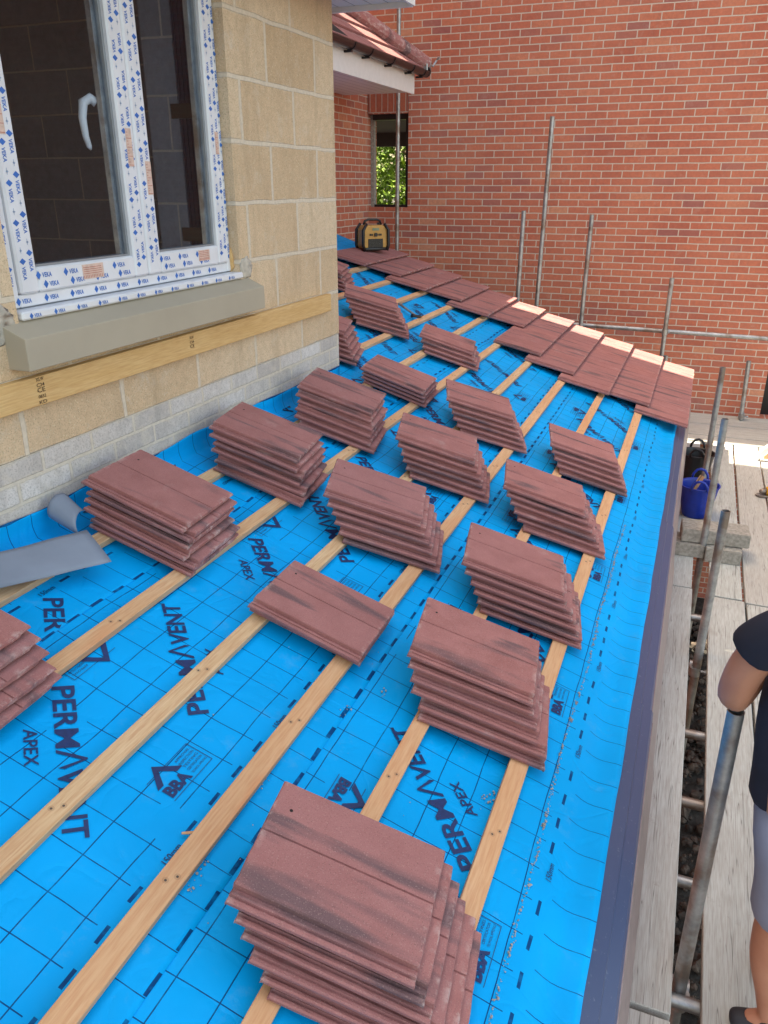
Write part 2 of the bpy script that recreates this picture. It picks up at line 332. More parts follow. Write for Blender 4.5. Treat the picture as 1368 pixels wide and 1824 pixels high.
def poly(mb,pts,org,dx,dy,fn): put(mb,(pts,[tuple(range(len(pts)))]),org,dx,dy,fn)

# ------------------------------------------------------------------ ground and big structure
g=MB(); N=60
for i in range(N+1):
    for j in range(N+1):
        x=-400*(1-i/N)**3 if i<N/2 else 0
        g.v.append(((i/N*2-1)**3*400,(j/N*2-1)**3*400,-3.3))
for i in range(N):
    for j in range(N): g.f.append((i*(N+1)+j,(i+1)*(N+1)+j,(i+1)*(N+1)+j+1,i*(N+1)+j+1))
tag(g.build('ground',M_soil,fix=False),kind='structure')
# brick wall of the house beyond (front face toward the camera), wall frame rotated a touch
WB=Matrix.Translation((0,1.3736,0))@Matrix.Rotation(.0235,4,'Z')
bh=empty('brick_house',label='large red brick house wall filling the background behind the tiled verge',cat='house',M=WB)
m=MB(); t=.30; H=6.6
m.box(-8.5,-3.71,0,t,-3.3,H); m.box(-3.71,-3.19,0,t,-3.3,1.40); m.box(-3.71,-3.19,0,t,2.66,H)
m.box(-3.19,1.17,0,t,-3.3,H); m.box(1.17,2.05,0,t,-3.3,-.86); m.box(1.17,2.05,0,t,1.2,H); m.box(2.05,9,0,t,-3.3,H)
m.build('wall',M_red,bh)
m=MB(); m.box(-3.70,-3.195,-.003,.10,2.44,2.66); m.build('soldier_course',M_soldier,bh)
f=MB(); f.box(-3.71,-3.665,.10,.16,1.40,2.44); f.build('window_frame',M_cblock,bh); f=MB(); f.box(-3.24,-3.19,.06,.16,1.40,2.44); f.box(-3.665,-3.24,.10,.16,1.40,1.43); f.box(-3.665,-3.24,.06,.16,2.38,2.44); f.build('reveal_lining',M_black,bh)  # black boxes line the right, bottom and top of the opening
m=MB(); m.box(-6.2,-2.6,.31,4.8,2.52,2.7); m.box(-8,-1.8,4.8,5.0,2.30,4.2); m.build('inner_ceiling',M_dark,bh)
m=MB(); m.box(1.17,2.05,.2,.26,-.86,1.2); m.build('door',M_black,bh)
m=MB(); m.prism([(-8.8,H+.003),(9.3,H+.003),(9.3,H+.15),(.2,H+4.2),(-8.8,H+.15)],-.25,8,'y'); m.build('roof',M_brown,bh)
# left-hand house: side wall, porch roof, added shade blocks behind
side=empty('side_house',(-3.71,0,0),'red brick side wall with small tiled eaves, left of the window opening','house')
m=MB(); m.box(-.30,0,-3.72,1.285,-3.3,2.74); m.build('wall',M_red,side)
m=MB(); m.box(-6.2,-.32,-3.9,-.30,-3.3,9.4,); m.box(-6.2,-.32,.42,1.28,-3.3,9.4); m.box(-6.2,-.9,-.30,.42,-3.3,2.5); m.build('shade_block',M_red,side)  # unseen blocks added to shade the roof; slot passes a sun band
# eaves: X of fascia -2.9
EX=.83   # local x of fascia front
so_=MB(); so_.box(.002,EX-.02,-1.9,.62,2.585,2.60); so_.build('soffit',M_soffit,side)
fa=MB(); fa.box(EX-.02,EX,-1.9,.62,2.565,2.77,c=.002); fa.box(-.2,EX-.022,.60,.62,2.60,2.77); fa.build('fascia',M_white,side)
gu=MB(); prof=[(EX+.004+.055+.055*math.cos(a),2.80+.055*math.sin(a)) for a in [R(180+q*18) for q in range(11)]]+[(EX+.004+.055+.050*math.cos(a),2.80+.050*math.sin(a)) for a in [R(360-q*18) for q in range(11)]]
gu.prism(prof,-1.9,.80,'y'); gu.tube([(EX+.059,.80,2.80),(EX+.059,.83,2.80)],.058); gu.build('gutter',M_brown,side)
for yy in (-1.25,-.85,-.28,.30,.66):
    b=MB(); pr=[(EX+.059+.062*math.cos(a),2.80+.062*math.sin(a)) for a in [R(180+q*18) for q in range(11)]]+[(EX+.059+.054*math.cos(a),2.80+.054*math.sin(a)) for a in [R(360-q*18) for q in range(11)]]
    b.prism(pr,yy,yy+.025,'y'); b.box(EX-.003,EX+.075,yy,yy+.025,2.725,2.742); b.build('gutter_bracket',M_black,side)
ph=R(36)
for k in range(9):
    x1=EX+.05-k*.27*math.cos(ph); z1=2.835+k*.27*math.sin(ph); yend=.80-max(0,k)*.27*math.cos(ph)*.95
    if yend<-1.8: break
    T=Matrix.Translation((x1,0,z1))@Matrix.Rotation(ph-R(4.5),4,'Y')
    c=MB()
    n_=int((yend+1.9)/.30)+1
    for j in range(n_):
        a=yend-j*.30; b0=max(a-.298,-1.9)
        c.box(-.36,0,b0,a,-.022,0,c=.003)
    c.build('tile_course',M_tile,side,M=Matrix.Translation((-3.71,0,0))@T)
hp=MB(); a=Vector((EX+.06,.86,2.87)); b=a+Vector((-1,-1*.95,math.tan(ph)))*1.9
prof=[]; 
hp.tube([a,b],.075,12); hp.build('hip_tiles',M_tile,side)
cl=MB(); cl.box(EX-.02,EX+.09,.78,.93,2.80,2.90,c=.01); cl.tube([(EX+.10,.93,2.86),(EX+.13,.97,2.92),(EX+.16,.96,2.95),(EX+.18,.93,2.93)],.012,8); cl.build('hip_iron',M_steel,side)
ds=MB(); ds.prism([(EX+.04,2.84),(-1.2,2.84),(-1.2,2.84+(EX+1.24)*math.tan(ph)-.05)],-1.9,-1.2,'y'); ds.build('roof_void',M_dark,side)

# tree seen through the opening
tr=empty('tree',(-6.6,11.5,-3.3),'bright green sunlit leafy tree seen through the brick window opening','tree')
tk=MB(); tk.tube([(0,0,0),(.1,0,2.5),(-.1,.1,4.4),(.1,.1,7)],[.2,.16,.10,.03],10)
rng=random.Random(3)
for k in range(16):
    z=2.2+k*.3; a=rng.random()*6.28; tk.tube([(0,0,z),(math.cos(a)*.9,math.sin(a)*.9,z+.5),(math.cos(a)*1.9,math.sin(a)*1.9,z+.8)],[.06,.04,.012],6)
tk.build('trunk',M_bark,tr)
lf=MB()
for k in range(560):
    z=rng.uniform(.6,7.2); rad=2.3*math.sqrt(max(.15,1-((z-4.2)/3.4)**2)); a=rng.random()*6.28; r_=rad*rng.uniform(.35,1.05)
    cx,cy=math.cos(a)*r_,math.sin(a)*r_
    for q in range(40):
        p=Vector((cx+rng.gauss(0,.22),cy+rng.gauss(0,.22),z+rng.gauss(0,.16)))
        M=Matrix.Translation(p)@Matrix.Rotation(rng.random()*6.28,4,'Z')@Matrix.Rotation(rng.gauss(0,.6),4,'X')
        s_=rng.uniform(.06,.11); lf.add([(-s_*.5,0,0),(0,-s_,0),(s_*.5,0,0),(0,s_,-.01)],[(0,1,2,3)],M)
lf.build('crown',M_leaf,tr,fix=False)

t2=empty('tree',(-9.6,15.5,-3.3),'second leafy tree standing farther back, filling the brick window opening','tree')
for ch_o in list(tr.children):
    c_=ch_o.copy(); C.objects.link(c_); c_.parent=t2
t2.rotation_euler=(0,0,1.2); t2.scale=(1.35,1.35,1.1)
t3=empty('tree',(-5.4,17.5,-3.3),'leafy tree behind the brick house, right of the other two trees','tree')
for ch_o in list(tr.children):
    c_=ch_o.copy(); C.objects.link(c_); c_.parent=t3
t3.rotation_euler=(0,0,2.6); t3.scale=(1.4,1.4,1.1)
# ------------------------------------------------------------------ main block-work house
XW=-1.72
mh=empty('main_house',(XW,-4.0,0),'pale concrete block house wall with a window, on the left','house')
YO0,YO1,ZO0,ZO1=-6.47,-5.10,1.29,2.62
def L(mb,x0,x1,y0,y1,z0,z1,**k): mb.box(x0-XW,x1-XW,y0+4.0,y1+4.0,z0,z1,**k)
# outer leaf in world-aligned coordinates so the coursing lines up (object origin at world zero)
m=MB(); xo=XW-.42
m.box(xo,XW,-13,YO0,.814,2.58); m.box(xo,XW,YO1,-4.0,.814,2.58); m.box(xo,XW,YO0,YO1,.814,ZO0-.19); 
m.box(-10,xo,-4.3,-4.0,-.5,2.58)
wl=m.build('wall',M_block,mh,M=Matrix.Identity(4))
m=MB(); m.box(xo,XW-.002,-13,-4.002,-.5,.812); m.build('lower_brickwork',M_lowbrick,mh,M=Matrix.Identity(4))
m=MB(); m.box(-10,XW-.004,-20,-4.004,2.72,9.8); m.build('shade_block',M_block,mh,M=Matrix.Identity(4))  # out-of-view block added above the eaves to shade roof and walkway
m=MB(); m.box(XW+.002,-1.36,-13,-3.745,2.575,2.59); m.box(-4,XW,-3.99,-3.745,2.575,2.59); m.build('soffit',M_soffit,mh,M=Matrix.Identity(4))
m=MB(); m.box(-1.36,-1.34,-13,-3.745,2.55,2.78); m.box(-4,-1.362,-3.743,-3.72,2.55,2.78); m.build('fascia',M_white,mh,M=Matrix.Identity(4))
# interior room (dark, its unseen end left open to let light in)
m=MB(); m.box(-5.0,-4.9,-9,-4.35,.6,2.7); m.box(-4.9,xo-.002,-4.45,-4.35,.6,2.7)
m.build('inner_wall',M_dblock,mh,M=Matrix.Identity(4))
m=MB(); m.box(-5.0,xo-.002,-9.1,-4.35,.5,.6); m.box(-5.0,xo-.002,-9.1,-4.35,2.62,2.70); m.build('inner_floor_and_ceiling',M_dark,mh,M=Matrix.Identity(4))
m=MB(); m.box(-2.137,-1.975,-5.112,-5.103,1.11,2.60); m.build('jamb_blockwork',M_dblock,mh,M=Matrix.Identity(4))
m=MB(); m.box(-1.972,-1.80,-5.108,-5.102,1.30,2.60)
for i in range(8): m.box(-1.968+i*.021,-1.958+i*.021,-5.112,-5.108,1.30,2.60)
m.build('plastic_sheet',M_sheet,mh,M=Matrix.Identity(4))
for z_ in (1.93,1.41):
    m=MB(); m.box(-2.01,-1.80,-5.120,-5.1125,z_,z_+.06); m.build('strap',M_black,mh,M=Matrix.Identity(4))
# mortar smears
for (yy,zz,sx,sy) in ((-5.045,1.29,.055,.05),(-6.62,1.26,.12,.08)):
    s=MB(); bm=bmesh.new(); bmesh.ops.create_icosphere(bm,subdivisions=4,radius=1)
    for q in bm.verts:
        nn=noise.noise(q.co*2.3+Vector((yy*3,0,0)))*.22+noise.noise(q.co*7)*.16; q.co=q.co*(1+nn); q.co=Vector((q.co.x*.0045,q.co.y*sx,q.co.z*sy))
    bm.verts.index_update(); s.add([tuple(q.co) for q in bm.verts],[tuple(q.index for q in t_.verts) for t_ in bm.faces],Matrix.Translation((XW,yy,zz))); bm.free()
    s.build('mortar_smear',M_smear,mh,M=Matrix.Identity(4),smooth=True)
# sill
m=MB(); m.prism([(XW-.12,1.105),(-1.635,1.105),(-1.635,1.207),(XW-.045,1.262),(XW-.12,1.262)],-6.54,-5.03,'y'); sl_=m.build('window_sill',M_sill,M=Matrix.Identity(4))
bv=sl_.modifiers.new('b','BEVEL'); bv.width=.003; bv.segments=2; bv.limit_method='ANGLE'
setw(sl_,mh,Matrix.Identity(4))
# timber board fixed below the sill
m=MB(); m.box(-.012,.020,-4.8,0,-.048,.048,c=.002)
tb=m.build('timber_board',M_board,loc=(XW+.013,-4.17,1.022)); tag(tb,'long yellow timber board fixed along the block wall under the window sill','timber board')
st=MB()
def wf(x): return lambda a,b:(x,a,b)
for j,(tx,hh) in enumerate((('XS.W',.012),('C24',.012),('CE',.016),('0832',.011),('KD',.011))):
    zz=1.055-j*.019
    put(st,glyphs(tx,.01),(-6.475,zz),(.034,0),(0,hh),wf(XW+.0345))
    if j<3: put(st,glyphs(tx,.01),(-5.60,zz-.008),(.03,0),(0,hh*.9),wf(XW+.0345))
so2=st.build('stamp',plain('stamp_ink',(.10,.06,.03,1),.8),tb,M=Matrix.Identity(4),fix=False)

# ------------------------------------------------------------------ the window
XF=XW-.045
win=empty('window',(XF,-5.78,1.295),'white plastic double window wrapped in blue printed film, set in the block wall','window')
def I(o): o.matrix_world=Matrix.Identity(4); return o
def member(name,boxes,mat=M_film,parent=win,c=.004):
    m=MB()
    for b in boxes: m.box(*b,c=c)
    o=m.build(name,mat,M=Matrix.Identity(4)); setw(o,parent,Matrix.Identity(4)); return o
Y0,Y1,Z0,Z1=-6.45,-5.105,1.28,2.66
fr=member('frame',[(XF-.07,XF,Y0,Y0+.045,Z0,Z1),(XF-.07,XF,Y1-.03,Y1,Z0,Z1),(XF-.07,XF,Y0+.045,Y1-.03,Z0,Z0+.04)])
sn=member('cill_nosing',[(XF-.06,XW+.012,Y0-.01,Y1+.015,Z0-.032,Z0-.004)],c=.006)
YM=-5.731
def sash(ya,yb,nm):
    s=member('sash',[(XF-.05,XF+.012,ya,ya+.082,Z0+.042,Z1),(XF-.05,XF+.012,yb-.082,yb,Z0+.042,Z1),(XF-.05,XF+.012,ya+.082,yb-.082,Z0+.042,Z0+.122)],c=.007)
    i=Matrix.Identity(4)
    g_=MB(); g_.box(XF-.048,XF-.008,yb-.094,yb-.0825,Z0+.122,Z1); g_.box(XF-.048,XF-.008,ya+.0825,ya+.088,Z0+.122,Z1); g_.box(XF-.048,XF-.008,ya+.088,yb-.094,Z0+.1225,Z0+.129)
    o=g_.build('gasket',M_grey); setw(o,s,i)
    g2=MB(); g2.box(XF-.0475,XF-.026,yb-.114,yb-.0945,Z0+.129,Z1); o=g2.build('spacer_bar',M_steel); setw(o,s,i)
    gl=MB(); gl.box(XF-.024,XF-.020,ya+.088,yb-.094,Z0+.129,Z1)
    o=gl.build('glass',M_glass); setw(o,s,i)
    return s
mg=MT('window_glass',.02); t_=mg.t; 
tb_=mg.N('BsdfTransparent'); tb_.inputs[0].default_value=(.88,.91,.95,1); gb=mg.N('BsdfGlossy'); gb.inputs['Roughness'].default_value=.01
fz=mg.N('Fresnel'); fz.inputs[0].default_value=1.45; mx=mg.N('MixShader'); mg.L(mg.math('MULTIPLY',fz.outputs[0],.035),mx.inputs[0]); mg.L(tb_.outputs[0],mx.inputs[1]); mg.L(gb.outputs[0],mx.inputs[2])
mg.L(mx.outputs[0],t_.nodes['Material Output'].inputs['Surface']); M_glass=mg.m
s1=sash(Y0+.047,YM-.002,'l'); s2=sash(YM+.002,Y1-.032,'r')
# inside handle on the left sash
h=MB(); yh=-5.835; h.tube([(XF-.06,yh,1.93),(XF-.075,yh-.012,1.945),(XF-.09,yh-.035,1.93),(XF-.092,yh-.047,1.88),(XF-.09,yh-.045,1.82),(XF-.088,yh-.035,1.785),(XF-.088,yh-.028,1.775)],[.017,.018,.017,.0145,.012,.010,.004],14)
o=h.build('handle',M_white,smooth=True); setw(o,s1,Matrix.Identity(4))
# printed film: rows of a diamond and the word
def veka(mb,org,d,u,fn,s=1.0):
    # d: reading direction, u: up; length .088, height .021
    sx,sy=.052*s,.019*s
    poly(mb,[(.5,0),(1,.5),(.5,1),(0,.5)],(org[0]-d[0]*.004*s-u[0]*.007*s,org[1]-d[1]*.004*s-u[1]*.007*s),(d[0]*.026*s,d[1]*.026*s),(u[0]*.034*s,u[1]*.034*s),fn)
    put(mb,glyphs('VEKA',.025),(org[0]+d[0]*.028*s,org[1]+d[1]*.028*s),(d[0]*sx,d[1]*sx),(u[0]*sy,u[1]*sy),fn)
pv=MB(); px=MB(); xf=wf(XF+.0126); xfr=wf(XF+.0008)
rnd=random.Random(5)
def column(yc,down,z0,z1,fn,per=.118,s=.82,ph=0):
    z=z0+ph
    while z<z1:
        if down: veka(pv,(yc-.009*s,z+.088*s),(0,-1),(1,0),fn,s)
        else: veka(pv,(yc+.009*s,z),(0,1),(-1,0),fn,s)
        # small faint maker mark between prints
        poly(px,[(.5,0),(1,.5),(.5,1),(0,.5)],(yc-.006,z+.094),(.012,0),(0,.009),fn); poly(px,[(0,0),(1,0),(1,1),(0,1)],(yc-.0015,z+.089),(.002,0),(0,.02),fn)
        z+=per
for ya,yb,dl,dr in ((Y0+.047,YM-.002,True,False),(YM+.002,Y1-.032,True,False)):
    for (y_a,dn) in ((ya,dl),(yb-.082,dr)):
        column(y_a+.024,dn,Z0+.06,Z1,xf,ph=.02); column(y_a+.058,dn,Z0+.06,Z1,xf,ph=.045)
    # bottom rail
    yy=ya+.075
    while yy<yb-.14:
        veka(pv,(yy,Z0+.088),(1,0),(0,1),xf,.85); veka(pv,(yy+.028,Z0+.057),(1,0),(0,1),xf,.85); yy+=.128
yy=Y0+.03
while yy<Y1-.12: veka(pv,(yy,Z0+.012),(1,0),(0,1),xfr,.80); yy+=.125
column(Y0+.02,True,Z0+.06,Z1,xfr,per=.13,s=.8); column(Y1-.012,False,Z0+.06,Z1,xfr,per=.118,s=.8)
yy=Y0+.02
while yy<Y1-.1: veka(pv,(yy,Z0-.026),(1,0),(0,1),wf(XW+.0128),.62); yy+=.11
o=pv.build('film_lettering',M_vink,fix=False); setw(o,win,Matrix.Identity(4))
o=px.build('film_marks',plain('faint_blue_print',(.32,.42,.60,1),.5,bump=0),fix=False); setw(o,win,Matrix.Identity(4))
for (ya,za,wy,wz) in ((Y0+.058,1.80,.032,.11),(YM-.054,1.72,.032,.13),(YM+.045,1.62,.032,.12),(Y1-.075,1.78,.026,.09),(-6.11,Z0+.062,.11,.05),(-5.38,Z0+.066,.085,.045)):
    pk=MB(); rl=MB(); pk.box(XF+.0122,XF+.0136,ya,ya+wy,za,za+wz)
    n_=12
    for k in range(n_):
        if wz>wy: rl.box(XF+.0134,XF+.0141,ya+.003,ya+wy*(.35 if k%3 else .95),za+.004+k*(wz-.008)/n_,za+.004+k*(wz-.008)/n_+.0016)
        else:
            yk=ya+.004+k*(wy-.008)/n_; rl.box(XF+.0134,XF+.0141,yk,yk+.0018,za+.003,za+.013)
            if k<4: rl.box(XF+.0134,XF+.0141,ya+.004,ya+wy*.9,za+.018+k*.007,za+.0195+k*.007)
    o=pk.build('sticker',M_pink); setw(o,win,Matrix.Identity(4))
    o2=rl.build('sticker_print',M_redink); setw(o2,o,Matrix.Identity(4))
fm=MB(); bm=bmesh.new(); bmesh.ops.create_icosphere(bm,subdivisions=3,radius=1)
for q in bm.verts: q.co=q.co*(1+.5*noise.noise(q.co*3)); q.co=Vector((q.co.x*.02,q.co.y*.012,q.co.z*.05))
bm.verts.index_update(); fm.add([tuple(q.co) for q in bm.verts],[tuple(q.index for q in t_.verts) for t_ in bm.faces],Matrix.Translation((XF-.005,Y1+.004,1.33))); bm.free()
o=fm.build('sealing_foam',M_board,smooth=True); setw(o,win,Matrix.Identity(4))

# ------------------------------------------------------------------ the lean-to roof: felt
def sag(s,y):
    a=-.027-.009*(math.sin(math.pi*(y+.2)/.6)**2)+noise.noise(Vector((s*2.2,y*1.7,3)))*.005+noise.noise(Vector((s*7,y*6,9)))*.0018
    if s>.16: a-=.018*math.sin(min(1,(s-.16)/.165)*math.pi)**2*(1+.15*noise.noise(Vector((y*3,0,0))))+ .0015*noise.noise(Vector((s*12,y*12,1)))
    return a
lift={}
def feltsheet(k,edge,top,y0,y1,label,up=None):
    m=MB(); ns=max(8,int((edge-top)/.02)); ny=int((y1-y0)/.045)
    prof=[top+(edge-top)*i/ns for i in range(ns+1)]
    V=[]
    for j in range(ny+1):
        y=y0+(y1-y0)*j/ny
        e=edge+.006*noise.noise(Vector((y*1.1,k*5,0)))+(.0012*noise.noise(Vector((y*7,k,0))))
        row=[]
        for i,s in enumerate(prof):
            s2=s if i<ns else e
            row.append((s2,y,sag(s2,y)+.0022*((s-top)/(edge-top))+.0004*k))
        if up:
            ex=[]
            for q in range(1,9):
                a=q/8; hh=up*a*(1+.12*noise.noise(Vector((y*3,0,7)))); ex.append((top-hh*math.sin(P_)-.016*math.sin(min(1,a*2)*math.pi/2)+.008*abs(noise.noise(Vector((y*2.5,q*.4,2))))*a,y,sag(top,y)+hh*math.cos(P_)))
            row=list(reversed(ex))+row
        V.append(row)
    w_=len(V[0])
    for r in V: m.v+=r
    for j in range(ny):
        for i in range(w_-1): m.f.append((j*w_+i,j*w_+i+1,(j+1)*w_+i+1,(j+1)*w_+i))
    o=m.build('roofing_underlay',feltmat('blue_underlay_%d'%k,edge),M=ROOF,smooth=True,fix=False)
    sd=o.modifiers.new('thick','SOLIDIFY'); sd.thickness=.0009; sd.offset=-1
    tag(o,label,'underlay','overlapping sheets of blue roofing underlay'); return o
E1=.322; STEP=.862
F=[]
F.append(feltsheet(0,E1,E1-1.0,-8.7,-.03,'blue printed underlay sheet along the eaves beside the dark fascia'))
F.append(feltsheet(1,E1-STEP,E1-STEP-1.0,-8.7,-.03,'blue printed underlay sheet second up from the eaves, across the middle'))
F.append(feltsheet(2,E1-2*STEP,-1.778,-8.7,-4.02,'blue printed underlay strip turned up against the block wall',up=.085))
F.append(feltsheet(3,E1-2*STEP,E1-3*STEP-.14,-4.0,-.03,'blue underlay sheet running past the house corner, third up from the eaves'))
F.append(feltsheet(4,E1-3*STEP,E1-4*STEP-.14,-4.0,-.03,'blue underlay sheet second from the top of the roof'))
F.append(feltsheet(5,E1-4*STEP,-3.85,-4.0,-.03,'blue underlay sheet at the top, turned up the red brick wall',up=.16))
def printing(o,edge,smin,ymax):
    m=MB()
    lim=lambda s,y:(s,y,sag(s,y)+.0045)
    def PT(vf,org,dx,dy):
        v,f=vf; vv=[(org[0]+a*dx[0]+b*dy[0],org[1]+a*dx[1]+b*dy[1]) for a,b in v]
        keep=[i for i,(s,y) in enumerate(vv) if s<edge-.003 and s>smin and y<ymax and y>-8.6]
        ks=set(keep); mp={}; V=[];Fc=[]
        for fc in f:
            if all(i in ks for i in fc):
                for i in fc:
                    if i not in mp: mp[i]=len(V); V.append(lim(*vv[i]))
                Fc.append(tuple(mp[i] for i in fc))
        m.add(V,Fc)
    def word(cx,cy,sgn,n=0):
        q=.7071*sgn; d=(q,-q); u=(q,q); Lw=.50; h_=.060
        o0=(cx-d[0]*Lw/2-u[0]*h_/2,cy-d[1]*Lw/2-u[1]*h_/2)
        put4=lambda txt,a,b,hh=h_,v0=0: PT(glyphs(txt,.02),(o0[0]+d[0]*Lw*a+u[0]*v0,o0[1]+d[1]*Lw*a+u[1]*v0),(d[0]*Lw*(b-a),d[1]*Lw*(b-a)),(u[0]*hh,u[1]*hh))
        put4('PERM',0,.445)
        for pts in ([(0,0),(.5,1.25),(.62,1.12),(.17,0)],[(.5,1.25),(.58,1.25),(1.0,.3),(.93,.05)],):
            PT((pts,[(0,1,2,3)]),(o0[0]+d[0]*Lw*.455,o0[1]+d[1]*Lw*.455),(d[0]*Lw*.13,d[1]*Lw*.13),(u[0]*h_,u[1]*h_))
        put4('VENT',.59,1.0)
        # APEX below the word
        ao=(o0[0]+d[0]*Lw*.30-u[0]*.075,o0[1]+d[1]*Lw*.30-u[1]*.075)
        PT(glyphs('APEX',.01),ao,(d[0]*.125,d[1]*.125),(u[0]*.034,u[1]*.034))
    def bba(cx,cy,sgn):
        d=(0,sgn); u=(-sgn,0); W=.17; Hh=.085; o0=(cx-u[0]*Hh/2,cy-d[1]*W/2)
        at=lambda a,b:(o0[0]+u[0]*Hh*b,o0[1]+d[1]*W*a)
        def bx(a0,a1,b0,b1): PT(([(0,0),(1,0),(1,1),(0,1)],[(0,1,2,3)]),at(a0,b0),(0,d[1]*W*(a1-a0)),(u[0]*Hh*(b1-b0),0))
        PT(glyphs('BBA',.045),at(.03,.08),(0,d[1]*W*.52),(u[0]*Hh*.42,0))
        PT(([(0,0),(.5,1),(1,0),(.78,0),(.5,.62),(.22,0)],[(0,1,4,5),(1,2,3,4)]),at(.0,.58),(0,d[1]*W*.62),(u[0]*Hh*.72,0))
        for a0,a1,b0,b1 in ((.0,1,-.02,.0),(.0,1,.98,1.0),(1,1.012,-.02,1),): bx(a0,a1,b0,b1)
        for t_,b in (('APPROVAL',.78),('INSPECTION',.62),('TESTING',.46),('CERTIFICATION',.30)):
            PT(glyphs(t_),at(.60,b),(0,d[1]*W*.36),(u[0]*Hh*.09,0))
        PT(glyphs('TECHNICAL APPROVALS'),at(.60,.14),(0,d[1]*W*.38),(u[0]*Hh*.08,0))
    per=1.06
    for k in range(9):
        b=-7.23+k*per-per
        word(edge-.525,b,1); word(edge-.525,b+.50,-1)
        bba(edge-.275,b+.13+.0,1); bba(edge-.735,b+.30,-1)
    if o is F[2]:
        for q_ in SPECIAL: word(*q_)
    y=-20.13+.532*22+.018
    while y<ymax-.1:
        PT(glyphs('150mm',.005),(edge-.140,y),(0,.062),(-.017,0)); y+=.532
    p=m.build('printed_lettering',M_ink,M=ROOF,fix=False); setw(p,o,ROOF.copy())
SPECIAL=[(-1.337,-6.971,1)]
for o,e,sm,ym in ((F[0],E1,E1-.85,-.05),(F[1],E1-STEP,E1-STEP-.85,-.05),(F[2],E1-2*STEP,-1.79,-4.03),(F[3],E1-2*STEP,E1-3*STEP,-.05),(F[4],E1-3*STEP,E1-4*STEP,-.05)): printing(o,e,sm,ym)
# letters on the turned-up strip
# wall under the roof (brick lean-to) and roof deck
m=MB(); m.prism([(.33,-.2),(.33,-3.29),(-1.9,-3.29),(-1.9,.45)],-8.8,-.06,'y'); tag(m.build('lean_to_walls',M_red),'low brick lean-to wall hidden under the blue roof','wall')
# ------------------------------------------------------------------ fascia and gutter line
fs=empty('eaves_fascia',(.36,-4,-.2),'dark blue-grey plastic fascia running along the edge of the blue underlay','fascia')
for i,(ya,yb,dx) in enumerate(((-8.8,-5.80,-.014),(-5.84,-3.95,-.020),(-3.99,-.10,-.027))):
    m=MB(); z=-i*.003
    m.prism([(.285,-.135+z),(.348+dx,-.150+z),(.352+dx,-.158+z),(.384+dx,-.172+z),(.390+dx,-.182+z),(.392+dx,-.215+z),(.384+dx,-.215+z),(.382+dx,-.186+z),(.348+dx,-.166+z),(.285,-.148+z)],ya,yb,'y')
    m.build('fascia_length',M_fascia,fs,M=Matrix.Identity(4))
    # lower return lip
    m=MB(); m.prism([(.386+dx,-.190),(.3935+dx,-.190),(.426+dx,-.43),(.418+dx,-.43)],ya+.01+(.0 if i==2 else 0),yb-.05,'y'); m.build('face_board',plain('brownish_trim_%d'%i,(.30,.235,.235,1),.35,bump=.05),fs,M=Matrix.Identity(4))
# ------------------------------------------------------------------ battens
ords=['first','second','third','fourth','fifth','sixth','seventh','eighth','ninth','tenth','eleventh']
for k in range(1,12):
    s=(k-11)*G; y0=-8.6 if k>=6 else -3.98
    m=MB(); w2=.0265+(.003 if k in(9,11) else 0); Ln=-.03-y0
    st_=int(Ln/.25); prof=[(-w2,-.025),(w2,-.025),(w2,-.0015),(w2-.0015,0),(-w2+.0015,0),(-w2,-.0015)]
    n=len(prof)
    for j in range(st_+1):
        y=Ln*j/st_; dxx=.007*noise.noise(Vector((k*9.1,(y0+y)*.35,0))) 
        for (a,b) in prof: m.v.append((a+dxx,y,b))
    for j in range(st_):
        for i in range(n): i2=(i+1)%n; m.f.append((j*n+i,j*n+i2,(j+1)*n+i2,(j+1)*n+i))
    m.f.append(tuple(reversed(range(n)))); m.f.append(tuple(range(st_*n,(st_+1)*n)))
    o=m.build('roof_batten',M_batten,M=ROOF@Matrix.Translation((s,y0,0)))
    nm='lowest timber batten, nearest the eaves fascia' if k==11 else 'timber batten %s up from the eaves on the blue underlay'%ords[11-k]
    tag(o,nm,'batten','timber battens laid across the blue underlay')
